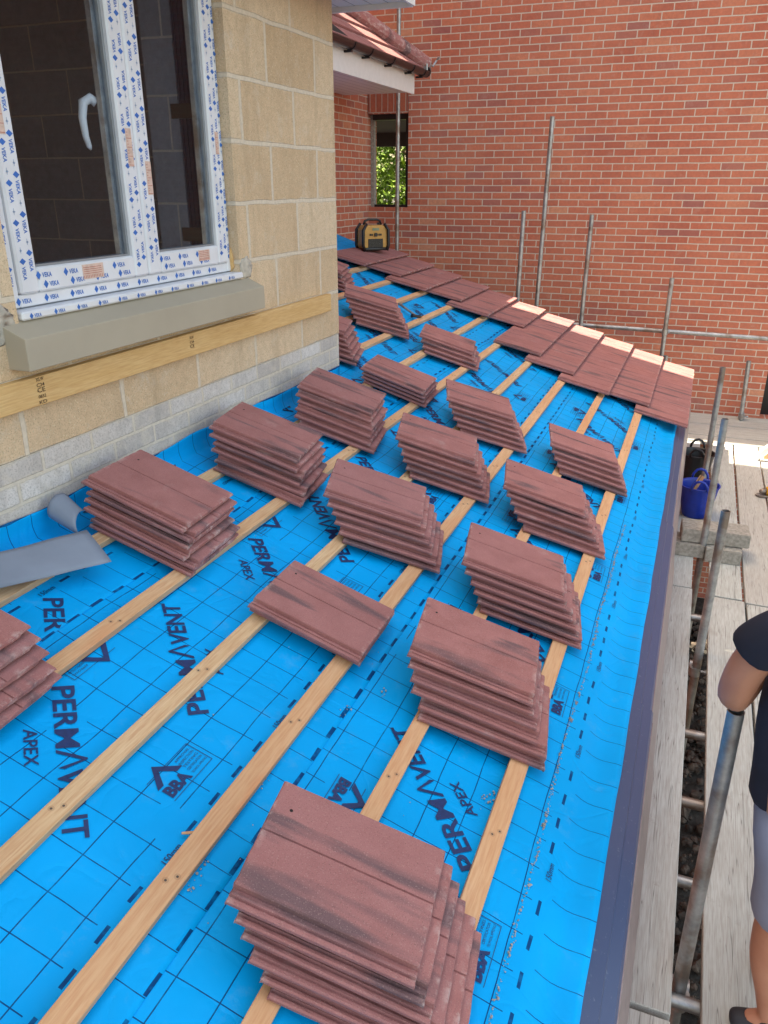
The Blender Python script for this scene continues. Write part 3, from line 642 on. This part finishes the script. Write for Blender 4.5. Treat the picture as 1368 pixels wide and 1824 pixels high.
# ------------------------------------------------------------------ tiles
def tilemesh(seed,half=False):
    rg=random.Random(seed); xf=.0 if half else -.150
    top=[(.150,-.0035),(.1475,0)]
    k=10 if not half else 5
    a=.1475
    nodes=([a-(a-.0028)*i/8 for i in range(1,9)]) 
    top+=[(q,0) for q in nodes]
    if not half:
        top+=[(.0014,-.0045),(-.0014,-.0045),(-.0028,0)]
        top+=[(-.0028-(.1475-.0028)*i/8,0) for i in range(1,9)]
        sh=0
    else: sh=.150
    tail=[(-.150,-.003),(-.1510,-.0165),(-.160,-.0170),(-.1630,-.0105),(-.169,-.0100),(-.1715,-.0165),(-.1760,-.0168),(-.178,-.0095),(-.1845,-.0085),(-.1880,-.012),(-.187,-.021),(-.181,-.0262),(-.160,-.0255),(-.148,-.018)]
    tail=[(a+sh,b) for a,b in tail]
    bot=[(.02 if half else -.05,-.018),(.05,-.018),(.108,-.018),(.114,-.010),(.149,-.010)]
    prof=top+tail+bot; n=len(prof); ntop=len(top)
    us=[-.21,-.2072]+[-.2072+.4144*i/16 for i in range(1,16)]+[.2072,.21]
    m=MB()
    for j,u in enumerate(us):
        end=j in(0,len(us)-1)
        for i,(v,nn) in enumerate(prof):
            du=rg.uniform(-.0013,.0013) if end or j in(1,len(us)-2) else 0
            ch=0; z=nn
            if end:
                if i<ntop+11: z=nn-.0030-rg.random()*.0012
                else: z=nn+.0022+rg.random()*.0015
                du+= (1 if j==0 else -1)*0
            else: z=nn+rg.uniform(-.00035,.00035)
            if i>=ntop and i<ntop+12: z+=rg.uniform(-.0006,.0006)
            m.v.append((u+du,v,z))
    for j in range(len(us)-1):
        for i in range(n): i2=(i+1)%n; m.f.append((j*n+i,j*n+i2,(j+1)*n+i2,(j+1)*n+i))
    m.f.append(tuple(reversed(range(n)))); m.f.append(tuple(range((len(us)-1)*n,len(us)*n)))
    o=m.build('tile_src',M_tile); me=o.data; bpy.data.objects.remove(o); return me
TM=[tilemesh(i) for i in range(5)]; TH=tilemesh(99,True)
def tile(me,M,label,group):
    o=bpy.data.objects.new('roof_tile',me); C.objects.link(o); o.matrix_world=M; tag(o,label,'roof tile',group); return o
down=['topmost','second','third','fourth','fifth','sixth']
def stack(name,c,ctr,rot,dsh,phrase,jit=.004,jr=.012,seed=0,rots=None):
    rg=random.Random(seed+11)
    for i in range(c):                       # i = 0 at the bottom
        a=(c-1-i)/(max(1,c-1)); s=ctr[0]+dsh[0]*a+rg.uniform(-jit,jit); y=ctr[1]+dsh[1]*a+rg.uniform(-jit,jit)
        rr=rot+rg.uniform(-jr,jr)
        if i==c-1: s,y,rr=ctr[0],ctr[1],rot
        M=ROOF@Matrix.Translation((s,y,(i+1)*.027))@Matrix.Rotation(rr,4,'Z')@Matrix.Rotation(rg.uniform(-.006,.006),4,'X')
        nd=c-1-i
        lb=('lowest' if i==0 else 'topmost' if nd==0 else down[nd])+' tile '+('of' if i==0 or nd==0 else 'down in')+' the '+phrase
        tile(rg.choice(TM),M,lb,'red concrete tiles stacked on the battens')
stack('front',6,(-.306,-7.239),.134,(.160,-.042),'stack nearest the camera, at the bottom of the photo',seed=1)
stack('mid',6,(-.274,-6.221),.149,(.120,-.090),'second eaves-side stack from the camera',jit=.012,jr=.02,seed=2)
stack('B',6,(-.302,-5.536),.190,(.146,-.041),'third eaves-side stack from the camera',jit=.006,seed=3)
stack('G',6,(-.345,-4.688),.215,(.164,-.049),'fourth eaves-side stack from the camera',jit=.006,seed=4)
stack('F',5,(-.272,-3.769),.240,(.116,-.071),'fifth eaves-side stack from the camera, nearest the laid tiles',seed=5)
stack('K',2,(-.803,-6.269),.012,(.0,.02),'two-high pile alone in the middle of the roof',seed=6)
stack('C',6,(-.954,-5.512),.281,(.154,-.045),'mid-roof stack just beyond the two-high pile',seed=7)
stack('D',6,(-.948,-4.681),.257,(.143,-.054),'second mid-roof stack beyond the two-high pile',seed=8)
stack('E',6,(-.956,-3.838),.34,(.152,-.054),'third mid-roof stack beyond the two-high pile',seed=9)
stack('W1',6,(-1.547,-6.226),.026,(.082,-.029),'wall-side stack by the grey underlay flap',jit=.010,jr=.035,seed=10)
stack('W2',6,(-1.541,-5.441),.125,(.098,-.070),'middle stack of the three against the block wall',jit=.012,jr=.035,seed=11)
stack('W3',6,(-1.537,-4.623),.155,(.10,-.14),'farthest stack against the block wall, by its corner',jit=.010,jr=.03,seed=12)
stack('J',4,(-1.479,-3.843),.08,(.03,.03),'four-high stack just past the house corner',jit=.008,seed=13)
stack('I',4,(-1.530,-2.655),.21,(.09,-.06),'four-high stack farthest up among the open battens',seed=14)
stack('H',6,(-2.236,-2.622),.42,(.177,-.073),'tall stack beside the hammer',seed=15)
stack('Q',6,(-2.20,-3.62),.25,(.16,-.06),'stack half hidden behind the house corner',seed=16)
stack('Rr',5,(-2.95,-2.05),.2,(.12,-.05),'farthest stack, just showing past the wall corner',seed=17)
stack('Lf',5,(-1.560,-7.225),.02,(.12,.0),'stack cut off by the left edge of the photo',jit=.012,jr=.03,seed=18)
# laid courses up the verge
VY=-.02
for k in range(1,12):
    nh=(k%2==0); full={1:4,2:3,3:4,4:3,5:4,6:3,7:6,8:6,9:7,10:6,11:7}[k]
    sx=(k-11)*G+.3775-.21
    cname='lowest laid course at the eaves' if k==11 else 'top laid course under the radio' if k==1 else '%s laid course up from the eaves'%ords[11-k]
    y=VY; idx=0
    T0=lambda yy: ROOF@Matrix.Translation((sx,yy,.0425))@Matrix.Rotation(-.097,4,'Y')
    if nh:
        tile(TH,T0(y-.150),'narrow cut tile at the verge end of the '+cname,'red concrete tiles laid along the verge'); y-=.150; idx=1
    for j in range(full):
        n_=j+idx
        lb='verge end tile' if n_==0 else 'tile %s in from the verge'%ords[n_]
        if j==full-1: lb='open end tile'
        rg=random.Random(k*31+j)
        tile(rg.choice(TM),T0(y-.150+rg.uniform(-.001,.001))@Matrix.Rotation(rg.uniform(-.003,.003),4,'Z'),lb+' of the '+cname,'red concrete tiles laid along the verge'); y-=.300
# undercloak board under the verge tiles, widened to stand in for sunlit edges
m=MB(); m.box(-3.45,.40,-.16,.085,-.009,-.002); o=m.build('undercloak_sun_strip',M_cream,M=ROOF@Matrix.Translation((0,0,.006))); tag(o,'cream cement board under the verge tiles, widened to stand in for sunlit edges','undercloak')
m=MB(); m.box(-3.6,.34,-.10,-.04,-.20,-.04); m.build('x',None)
bpy.data.objects.remove(bpy.data.objects['x'])

# ------------------------------------------------------------------ loose underlay flap at the wall
m=MB(); nu,nv=14,8
A=[Vector((-1.665,-6.95,.605)),Vector((-1.535,-6.97,.545))]; B_=[Vector((-1.515,-6.535,.572)),Vector((-1.375,-6.592,.503))]
for i in range(nu+1):
    for j in range(nv+1):
        a=i/nu; b=j/nv; p=(A[0].lerp(A[1],b)).lerp(B_[0].lerp(B_[1],b),a); p.z+=.010*math.sin(b*3.1)*(1-a*.6)+.004*noise.noise(Vector((a*3,b*3,0)))
        m.v.append(tuple(p))
for i in range(nu):
    for j in range(nv): m.f.append((i*(nv+1)+j,(i+1)*(nv+1)+j,(i+1)*(nv+1)+j+1,i*(nv+1)+j+1))
fl=empty('underlay_flap',(-1.65,-6.6,.5),'loose torn flap of underlay showing its grey back, by the block wall','underlay')
def w2l(o,par):
    setw(o,par,Matrix.Identity(4)); return o
o=m.build('flap',M_greyfelt,smooth=True,fix=False); w2l(o,fl); sd=o.modifiers.new('t','SOLIDIFY'); sd.thickness=.001
m=MB(); nv=18
for i in range(9):
    for j in range(nv+1):
        t_=j/nv; a=t_*math.pi*1.25; r_=.042; x=-1.685+.16*i/8*(1-.5*t_); y=-6.50-.010*i/8
        m.v.append((x+.01*t_, y-r_*math.sin(a)*1.0+.03*t_, .575-.05*i/8+r_-r_*math.cos(a)))
for i in range(8):
    for j in range(nv): m.f.append((i*(nv+1)+j,(i+1)*(nv+1)+j,(i+1)*(nv+1)+j+1,i*(nv+1)+j+1))
o=m.build('curled_end',M_greyfelt,smooth=True,fix=False); w2l(o,fl)
o.data.materials.append(feltmat('blue_curl',9)); sd=o.modifiers.new('t','SOLIDIFY'); sd.thickness=.0012; sd.material_offset=1
# debris: mortar crumbs
cr=MB(); rg=random.Random(9)
def crumb(s,y,r_,dn=0):
    bm=bmesh.new(); bmesh.ops.create_icosphere(bm,subdivisions=1,radius=r_)
    for q in bm.verts: q.co*=rg.uniform(.6,1.25)
    bm.verts.index_update(); cr.add([tuple(q.co) for q in bm.verts],[tuple(q.index for q in t_.verts) for t_ in bm.faces],Matrix.Translation((s,y,sag(s,y)+.004+r_*.5+dn))); bm.free()
for k in range(800):
    y=rg.uniform(-7.6,-4.3); crumb(.125+.012*noise.noise(Vector((y*2,0,0)))+rg.gauss(0,.0028),y,abs(rg.gauss(0,.0015))+.0007)
for k in range(60): crumb(rg.uniform(-1.4,.15),rg.uniform(-7.8,-4.5),rg.uniform(.0008,.0024))
for (s,y) in ((-.02,-6.75),(-.055,-6.66),(-.045,-6.62),(-.03,-7.02),(-.6,-7.35),(-.61,-7.3),(-.63,-7.1),(-.33,-7.22),(-.55,-6.6),(-.48,-6.45),(-.62,-7.0)):
    for q in range(9): crumb(s+rg.gauss(0,.008),y+rg.gauss(0,.014),rg.uniform(.001,.0042))
o=cr.build('mortar_crumbs',M_mortar,M=ROOF); tag(o,kind='stuff')
sh=MB(); sh.tube([(0,0,0),(.05,.012,.003),(.075,.01,.001)],[.003,.005,.001],6); o=sh.build('wood_splinter',M_batten,M=ROOF@Matrix.Translation((-.70,-7.26,-.015))@Matrix.Rotation(.4,4,'Z')); tag(o,'pale wood splinter lying against the third batten from the eaves','splinter')

# ------------------------------------------------------------------ radio and hammer
Mr=Matrix.Translation(RP(-3.10,-.50,.052))@Matrix.Rotation(R(48),4,'Z')
rd=empty('site_radio',label='yellow and black jobsite radio standing on the top laid tiles',cat='radio',M=Mr)
def ch(m,name,mat,par,M,**k):
    o=m.build(name,mat,**k); setw(o,par,M); return o
m=MB(); m.prism([(-.13,.02),(.13,.02),(.14,.06),(.135,.20),(.11,.245),(-.11,.245),(-.135,.20),(-.14,.06)],-.075,.075,'y'); o=ch(m,'body',M_radioy,rd,Mr); b_=o.modifiers.new('b','BEVEL'); b_.width=.015; b_.segments=3
m=MB()
for sx in(-1,1):
    for sy in(-1,1): m.tube([(sx*.125,sy*.08,0),(sx*.145,sy*.085,.05),(sx*.142,sy*.085,.20),(sx*.10,sy*.075,.262)],[.018,.016,.016,.014],10)
m.box(-.12,.12,-.09,-.076,.0,.03,c=.004); m.box(-.12,.12,.076,.09,.0,.03,c=.004)
ch(m,'roll_cage',M_black,rd,Mr,smooth=True)
m=MB(); m.tube([(-.10,0,.25),(-.085,0,.285),(-.05,0,.298),(.05,0,.298),(.085,0,.285),(.10,0,.25)],.012,10); ch(m,'handle',M_black,rd,Mr,smooth=True)
m=MB(); m.box(-.085,.085,-.079,-.0752,.03,.115,c=.002)
for k in range(6): m.box(-.08,.08,-.082,-.079,.038+k*.013,.043+k*.013)
ch(m,'speaker_grille',M_black,rd,Mr)
m=MB(); m.box(-.035,.04,-.0785,-.0752,.195,.220); ch(m,'display',plain('lcd',(.20,.26,.16,1),.3),rd,Mr)
m=MB(); m.tube([(0,-.076,.155),(0,-.092,.155)],.019,16)
for sx in(-.06,-.04,.04,.06): m.box(sx-.008,sx+.008,-.081,-.0752,.145,.165,c=.002)
ch(m,'controls',M_black,rd,Mr)
Mh=ROOF@Matrix.Translation((-1.98,-2.10,.012))@Matrix.Rotation(R(-35),4,'Z')
hm=empty('hammer',label='claw hammer lying beside the tall stack of tiles',cat='hammer',M=Mh)
m=MB(); m.tube([(-.28,0,.0),(0,0,.0)],[.011,.009],10); ch(m,'shaft',M_steel,hm,Mh)
m=MB(); m.tube([(0,-.05,0),(0,-.03,0),(0,.0,0),(0,.04,0),(-.02,.075,0)],[.016,.013,.012,.010,.004],10); ch(m,'head',M_black,hm,Mh)

# ------------------------------------------------------------------ scaffold
DZ=-.85
def deckboard(y0,y1,x0,x1,label,dz=0,mat=M_deck,rz=0):
    m=MB(); m.box(-(x1-x0)/2,(x1-x0)/2,0,y1-y0,-.038,0,c=.003)
    o=m.build('scaffold_board',mat,M=Matrix.Translation(((x0+x1)/2,y0,DZ+dz))@Matrix.Rotation(rz,4,'Z')); tag(o,label,'scaffold board','scaffold boards of the walkway')
deckboard(-3.33,.15,.365,.545,'short board between the fascia and blue bucket, under the concrete blocks')
deckboard(-6.48,-3.345,.335,.560,'long board beside the fascia, between the end joints',rz=.003)
deckboard(-8.9,-6.50,.335,.560,'board beside the fascia cut off by the bottom of the photo',-.004)
deckboard(-3.39,.165,.655,.86,'board right of the pole gap, beyond the end joint')
deckboard(-7.2,-3.405,.655,.872,'board right of the pole gap where the person stands',-.003)
deckboard(-9,-7.215,.655,.872,'board right of the pole gap, nearest the camera')
for i,(x0,x1,y0,y1,nm) in enumerate(((.878,1.10,-3.42,.17,'board second from the pole gap, beyond the joint'),(.885,1.11,-9,-3.435,'board second from the pole gap, behind the person'),(1.115,1.34,-5.2,.17,'third board from the pole gap, under the yellow tool'),(1.12,1.345,-9,-5.21,'third board from the pole gap, hidden by the person'),(1.35,1.575,-6,.17,'fourth board from the pole gap at the right edge'))):
    deckboard(y0,y1,x0,x1,nm,-.002*(i%3))
for i in range(5):
    m=MB(); m.box(-1.9,2.6,-.113,.113,-.038,0,c=.003)
    o=m.build('scaffold_board',M_deckx,M=Matrix.Translation((.3,.30+.235*i,DZ+.004*(i%2)))@Matrix.Rotation(.002*i,4,'Z')); tag(o,'cross board %s from the long boards, at the foot of the brick wall'%ords[i],'scaffold board','scaffold boards of the walkway')
TR=.0242
def tube_(name,a,b,label,cat='scaffold tube',grp='galvanised scaffold tubes'):
    a=Vector(a);b=Vector(b); m=MB(); m.pipe((0,0,0),tuple(b-a),TR); o=m.build(name,M_steel,M=Matrix.Translation(a)); smooth_by_angle(o,35); tag(o,label,cat,grp); return o
tube_('scaffold_standard',(.60,-6.31,-3.28),(.585,-6.31,.245),'upright steel pole that the person leans an elbow on')
tube_('scaffold_standard',(.600,-4.15,-3.28),(.612,-4.15,.04),'upright pole rising past the two concrete blocks')
tube_('scaffold_standard',(.590,-2.80,-3.28),(.598,-2.80,.19),'upright pole just right of the blue bucket')
tube_('scaffold_standard',(.575,-1.43,-3.28),(.582,-1.43,.265),'upright pole behind the buckets by the roof corner')
tube_('scaffold_standard',(-1.42,.62,-3.28),(-1.36,.62,2.31),'tallest free-standing pole against the brick wall')
tube_('scaffold_standard',(-1.60,.50,-3.28),(-1.57,.50,1.40),'short pole left of the tallest pole')
tube_('scaffold_standard',(-.91,.75,-3.28),(-.88,.75,1.36),'pole between the tallest pole and the rail coupling')
tube_('scaffold_standard',(.03,.75,-3.28),(.02,.75,.74),'pole clamped to the horizontal guard rail')
tube_('scaffold_standard',(.08,.45,-3.28),(.075,.45,-.03),'stub pole rising just above the tile verge')
tube_('scaffold_standard',(.965,1.22,-.85),(.94,1.22,-.17),'small pole standing on the boards by the doorway')
tube_('scaffold_standard',(-3.27,1.12,-3.28),(-3.25,1.12,3.9),'tall pole passing in front of the small window opening')
tube_('guard_rail',(-1.0,.80,.185),(2.6,.80,.135),'horizontal guard rail tube across the brick wall')
def coupler(loc,label,par=None):
    e=empty('scaffold_coupler',loc,label,'coupler','steel scaffold couplers')
    m=MB(); m.tube([(0,0,-.028),(0,0,.028)],.033,14); m.tube([(-.03,.05,0),(.03,.05,0)],.033,14); m.box(-.012,.012,.0,.06,-.03,.03); o=m.build('clamp',M_steel,e)
    m=MB(); m.tube([(.034,0,0),(.065,0,0)],.008,8); m.tube([(.055,0,0),(.070,0,0)],.014,6); m.build('bolt',M_steel,e); m=MB(); m.tube([(0,.05,.034),(0,.05,.062)],.008,8); m.tube([(0,.05,.05),(0,.05,.066)],.014,6); m.build('bolt',M_steel,e)
coupler((.022,.75,.17),'coupler clamping the guard rail to its pole'); coupler((.597,-6.31,-.98),'dark coupler below the boards on the leaned-on pole'); coupler((.965,1.19,-.80),'coupler at the foot of the small pole by the doorway')
coupler((.60,-4.15,-.98),'coupler below the boards on the pole by the concrete blocks')
for i,(y,z,nm) in enumerate(((-6.36,-.935,'nearest cross tube under the boards by the person'),(-5.74,-1.02,'lower cross tube crossing the board gap behind the second'),(-5.36,-.93,'cross tube visible in the middle of the board gap'),(-4.84,-.935,'cross tube under the gap at elbow height in the photo'),(-3.60,-.93,'cross tube in the gap in front of the concrete blocks'),(-1.9,-.93,'farthest cross tube under the walkway'))):
    tube_('scaffold_transom',(.28,y,z),(2.2,y+.03,z),nm)
# rubble stones on the ground in the gap
rb=MB()
for k in range(1500):
    bm=bmesh.new(); bmesh.ops.create_icosphere(bm,subdivisions=1,radius=rg.uniform(.008,.045)*(2 if rg.random()<.06 else 1))
    for q in bm.verts: q.co*=rg.uniform(.65,1.3)
    bm.verts.index_update(); rb.add([tuple(q.co) for q in bm.verts],[tuple(q.index for q in t_.verts) for t_ in bm.faces],Matrix.Translation((rg.uniform(.38,1.0),rg.uniform(-7.5,.9),-3.28+rg.random()*.05))); bm.free()
tag(rb.build('rubble',plain('dark_rubble',(.085,.065,.050,1),.95,var=.55,ns=9,bump=.8)),kind='stuff')
# blocks
def cblock(M,label,L_=.44):
    m=MB(); bm=bmesh.new(); bmesh.ops.create_cube(bm,size=1)
    for q in bm.verts: q.co=Vector((q.co.x*L_,q.co.y*.215,q.co.z*.10))
    bmesh.ops.bevel(bm,geom=list(bm.edges),offset=.005,segments=2,affect='EDGES'); bm.verts.index_update()
    m.add([tuple(q.co) for q in bm.verts],[tuple(q.index for q in t_.verts) for t_ in bm.faces]); bm.free()
    o=m.build('concrete_block',M_cblock,M=M); tag(o,label,'concrete block','grey concrete blocks on the walkway')
cblock(Matrix.Translation((.665,-2.69,-.695))@Matrix.Rotation(.07,4,'Z'),'grey concrete block lying on top of two others by the pole',.46)
cblock(Matrix.Translation((.44,-2.73,-.80))@Matrix.Rotation(.02,4,'Z'),'lower grey block nearest the fascia, under the top block',.34)
cblock(Matrix.Translation((.735,-2.76,-.80))@Matrix.Rotation(.03,4,'Z'),'lower grey block right of the pole, under the top block',.24)
# buckets
def bucket(loc,mat,label,s=1,tilt=0):
    M=Matrix.Translation(loc)@Matrix.Rotation(tilt,4,'X')@Matrix.Scale(s,4)
    e=empty('bucket',label=label,cat='bucket',group='flexible rubber tubs beside the roof',M=M)
    m=MB(); n=40; prof=[(.0,.0),(.095,.0),(.105,.01),(.115,.06),(.135,.16),(.150,.25),(.157,.262),(.160,.270),(.150,.272),(.145,.255),(.110,.06),(.09,.012),(.0,.012)]
    for (r_,z) in prof:
        for k in range(n): a=2*math.pi*k/n; m.v.append((r_*math.cos(a),r_*math.sin(a),z))
    for j in range(len(prof)-1):
        for k in range(n): k2=(k+1)%n; m.f.append((j*n+k,j*n+k2,(j+1)*n+k2,(j+1)*n+k))
    o=m.build('tub',mat,e,smooth=True,fix=True)
    for sg in(1,-1):
        m=MB(); m.tube([(-.06,sg*.150,.262),(-.055,sg*.158,.30),(-.03,sg*.162,.335),(0,sg*.163,.345),(.03,sg*.162,.335),(.055,sg*.158,.30),(.06,sg*.150,.262)],.011,10); m.build('handle',mat,e,smooth=True)
    return e
bucket((.535,-1.98,DZ),M_bblue,'royal blue rubber tub standing beside the roof eaves',1.0,.0)
bucket((.500,-1.12,DZ),M_black,'black rubber tub behind the blue tub',1.0)
m=MB(); m.box(-.02,.02,-.001,.001,-.1,.12); o=m.build('off_cut',M_batten,M=Matrix.Translation((.50,-1.98,-.62))@Matrix.Rotation(.4,4,'Y')); tag(o,'pale wooden offcut sticking up inside the blue tub','offcut')
# yellow power tool
e=empty('power_tool',(1.13,-1.30,DZ),'yellow and black power tool lying on the boards at the right edge','power tool')
m=MB(); m.tube([(-.03,0,.045),(.05,.01,.05),(.14,.03,.05)],[.036,.042,.038],16); m.build('motor_housing',M_yellow,e,smooth=True)
m=MB(); m.tube([(-.03,0,.045),(-.07,-.01,.04),(-.085,-.012,.038)],[.03,.02,.012],14); m.build('nose',M_steel,e,smooth=True)
m=MB(); m.tube([(.08,.0,.03),(.10,-.07,.028),(.11,-.12,.03)],[.02,.019,.022],12); m.box(.07,.16,-.17,-.115,.0,.06,c=.008); m.box(.0,.03,-.045,-.03,.02,.07,c=.003); m.build('grip',M_black,e)
m=MB(); m.tube([(-.06,-.03,.008),(-.06,-.03,.012)],.052,24); m.build('blade_guard',M_steel,e)
# white timber frame leaning at the right edge
e=empty('timber_trestle',(1.05,-.28,DZ),'pale timber trestle frame standing in the sun at the right edge','trestle')
m=MB(); m.tube([(0,0,0.01),(.55,.10,.78)],.001,4); 
m=MB(); M=Matrix.Rotation(R(-52),4,'Y'); m.box(0,.95,-.03,.03,-.02,.025,M=M,c=.002); m.build('leg',M_white,e)
m=MB(); M=Matrix.Translation((.10,.10,0))@Matrix.Rotation(R(-48),4,'Y'); m.box(0,.9,-.03,.03,-.02,.025,M=M,c=.002); m.build('leg',M_batten,e)

# ------------------------------------------------------------------ person leaning on the pole
def skin_obj(name,verts,edges,mat,parent=None,sub=2,roots=(0,)):
    me=bpy.data.meshes.new(name); me.from_pydata([v[:3] for v in verts],edges,[]); o=bpy.data.objects.new(name,me); C.objects.link(o); me.materials.append(mat)
    md=o.modifiers.new('skin','SKIN'); md.use_smooth_shade=True
    for i,v in enumerate(verts):
        sv=me.skin_vertices[0].data[i]; r_=v[3]; sv.radius=(r_,v[4] if len(v)>4 else r_); sv.use_root=i in roots
    s_=o.modifiers.new('sub','SUBSURF'); s_.levels=sub; s_.render_levels=sub
    if parent: o.parent=parent
    return o
M_skin=MT('skin',.5); M_skin.b.inputs['Subsurface Weight'].default_value=.1; M_skin.b.inputs['Subsurface Radius'].default_value=(.02,.008,.004)
M_skin.col(M_skin.ramp(M_skin.noise(M_skin.oc(),7,4),[(.3,(.46,.20,.12,1)),(.7,(.56,.27,.17,1))])); M_skin.bump(M_skin.noise(M_skin.oc(),90,3),.12,.002); M_skin=M_skin.m
M_shirt=plain('navy_cotton',(.016,.020,.042,1),.9,var=.25,ns=5,bump=.35)
M_shorts=plain('pale_blue_grey_cotton',(.27,.30,.42,1),.9,var=.08,ns=5,bump=.35)
M_shoe=plain('dark_boot',(.02,.022,.03,1),.6)
M_hair=plain('brown_hair',(.04,.025,.015,1),.8,ns=60,bump=.8)
O=Vector((.82,-6.33,DZ))
pe=empty('person',tuple(O),'person in navy t-shirt and pale shorts leaning an elbow on the pole','person')
def W(x,y,z,*r): return (x-O.x,y-O.y,z-O.z)+tuple(r)
def chain(V,Ed,start,pts):
    p=start
    for q in pts: V.append(q); Ed.append((p,len(V)-1)) if p is not None else None; p=len(V)-1
    return p
V=[W(.808,-6.31,.03,.108,.142)];Ed=[]
sp=chain(V,Ed,0,[W(.795,-6.31,.16,.100,.13),W(.782,-6.30,.34,.106,.148)])
ch_=chain(V,Ed,sp,[W(.775,-6.29,.50,.092,.145)])
nk=chain(V,Ed,ch_,[W(.79,-6.28,.60,.052,.052),W(.80,-6.28,.66,.050,.050)])
hd=chain(V,Ed,nk,[W(.79,-6.28,.73,.078,.070),W(.79,-6.28,.81,.090,.075),W(.80,-6.28,.87,.060,.055)])
la=chain(V,Ed,ch_,[W(.715,-6.41,.595,.058,.058),W(.648,-6.39,.565,.058,.058),W(.592,-6.365,.47,.057,.057),W(.572,-6.345,.365,.054,.054),W(.562,-6.326,.276,.046,.047)])
lh=chain(V,Ed,la,[W(.604,-6.268,.300,.041,.041),W(.640,-6.20,.335,.032,.032),W(.655,-6.165,.35,.025,.022),W(.668,-6.13,.362,.034,.017)])
ra=chain(V,Ed,ch_,[W(.80,-6.13,.53,.058),W(.80,-6.07,.39,.050),W(.79,-6.03,.26,.042),W(.755,-6.08,.275,.038),W(.735,-6.12,.29,.027),W(.722,-6.135,.295,.030,.018)])
for sy,fx in ((-6.44,.015),(-6.20,.11)):
    chain(V,Ed,0,[W(.800+fx*.2,sy,-.06,.098,.098),W(.795+fx,sy,-.25,.080,.078),W(.780+fx,sy,-.40,.068,.065),W(.785+fx,sy,-.52,.066,.062),W(.810+fx,sy,-.68,.040,.038),W(.825+fx,sy,-.775,.036,.034),W(.76+fx,sy,-.815,.034,.030)])
# fingers (short chains joined to the palms)
for (hx,hy,hz,dx) in ((.668,-6.13,.362,1),(.722,-6.135,.295,-1)):
    for i in range(4):
        b=len(V); oz=(i-1.5)*.017
        V.append(W(hx,hy,hz+oz,.009)); V.append(W(hx+dx*.025,hy+.03,hz+oz,.0088)); V.append(W(hx+dx*.045,hy+.035,hz+oz-.012,.008)); V.append(W(hx+dx*.048,hy+.03,hz+oz-.032,.007)); Ed+=[(b,b+1),(b+1,b+2),(b+2,b+3)]
    b=len(V); V.append(W(hx,hy,hz+.02,.010)); V.append(W(hx+dx*.01,hy+.005,hz+.05,.0095)); V.append(W(hx+dx*.03,hy+.01,hz+.065,.008)); Ed+=[(b,b+1),(b+1,b+2)]
roots=[0]; idx=len(V)-2*(16+3)
nb=idx
for h_ in range(2):
    for i in range(4): roots.append(nb); nb+=4
    roots.append(nb); nb+=3
bo=skin_obj('body',V,Ed,M_skin,pe,2,tuple(roots))
V=[W(.812,-6.31,-.06,.134,.166)];Ed=[]
a=chain(V,Ed,0,[W(.808,-6.31,.02,.132,.163),W(.792,-6.31,.14,.128,.152),W(.778,-6.30,.33,.126,.165),W(.775,-6.29,.52,.108,.16)])
chain(V,Ed,a,[W(.79,-6.28,.61,.070,.070)])
chain(V,Ed,a,[W(.715,-6.408,.595,.080,.080),W(.652,-6.39,.575,.082,.082),W(.592,-6.366,.495,.078,.078),W(.583,-6.362,.478,.073,.073)])
chain(V,Ed,a,[W(.80,-6.13,.53,.080),W(.80,-6.075,.42,.076)])
skin_obj('tshirt',V,Ed,M_shirt,pe,2)
V=[W(.812,-6.31,.05,.120,.152),W(.810,-6.31,-.04,.123,.158)];Ed=[(0,1)]
for sy,fx in ((-6.44,.015),(-6.20,.11)):
    chain(V,Ed,1,[W(.800,sy,-.12,.118,.112),W(.800+fx,sy,-.24,.112,.105),W(.785+fx,sy,-.40,.108,.104)])
skin_obj('shorts',V,Ed,M_shorts,pe,2)
for sy,fx in ((-6.44,.015),(-6.20,.11)):
    V=[W(.845+fx,sy,-.800,.042,.046),W(.80+fx,sy,-.808,.044,.036),W(.74+fx,sy,-.815,.040,.030),W(.715+fx,sy,-.82,.028,.022),W(.838+fx,sy,-.755,.042,.042)]
    skin_obj('shoe',V,[(0,1),(1,2),(2,3),(0,4)],M_shoe,pe,2)
V=[W(.815,-6.28,.80,.095,.085),W(.815,-6.28,.87,.090,.078),W(.80,-6.28,.90,.06,.06)]
skin_obj('hair',V,[(0,1),(1,2)],M_hair,pe,2)
m=MB()
for sy in(-1,1): m.tube([(W(.80,-6.28+sy*.073,.80)),(W(.80,-6.28+sy*.085,.80))],[.028,.022],12)
m.tube([W(.72,-6.28,.80),W(.695,-6.28,.775),W(.715,-6.28,.765)],[.010,.016,.012],10)
m.build('ears_and_nose',M_skin,pe,smooth=True)
m=MB()
for sy in(-1,1): m.tube([W(.717,-6.28+sy*.03,.805),W(.708,-6.28+sy*.03,.805)],[.012,.009],10)
m.build('eyes',M_black,pe); m=MB(); m.box(-.113,-.105,.03,.07,1.585,1.592); m.build('mouth',M_redink,pe)
# sun check helper objects: none
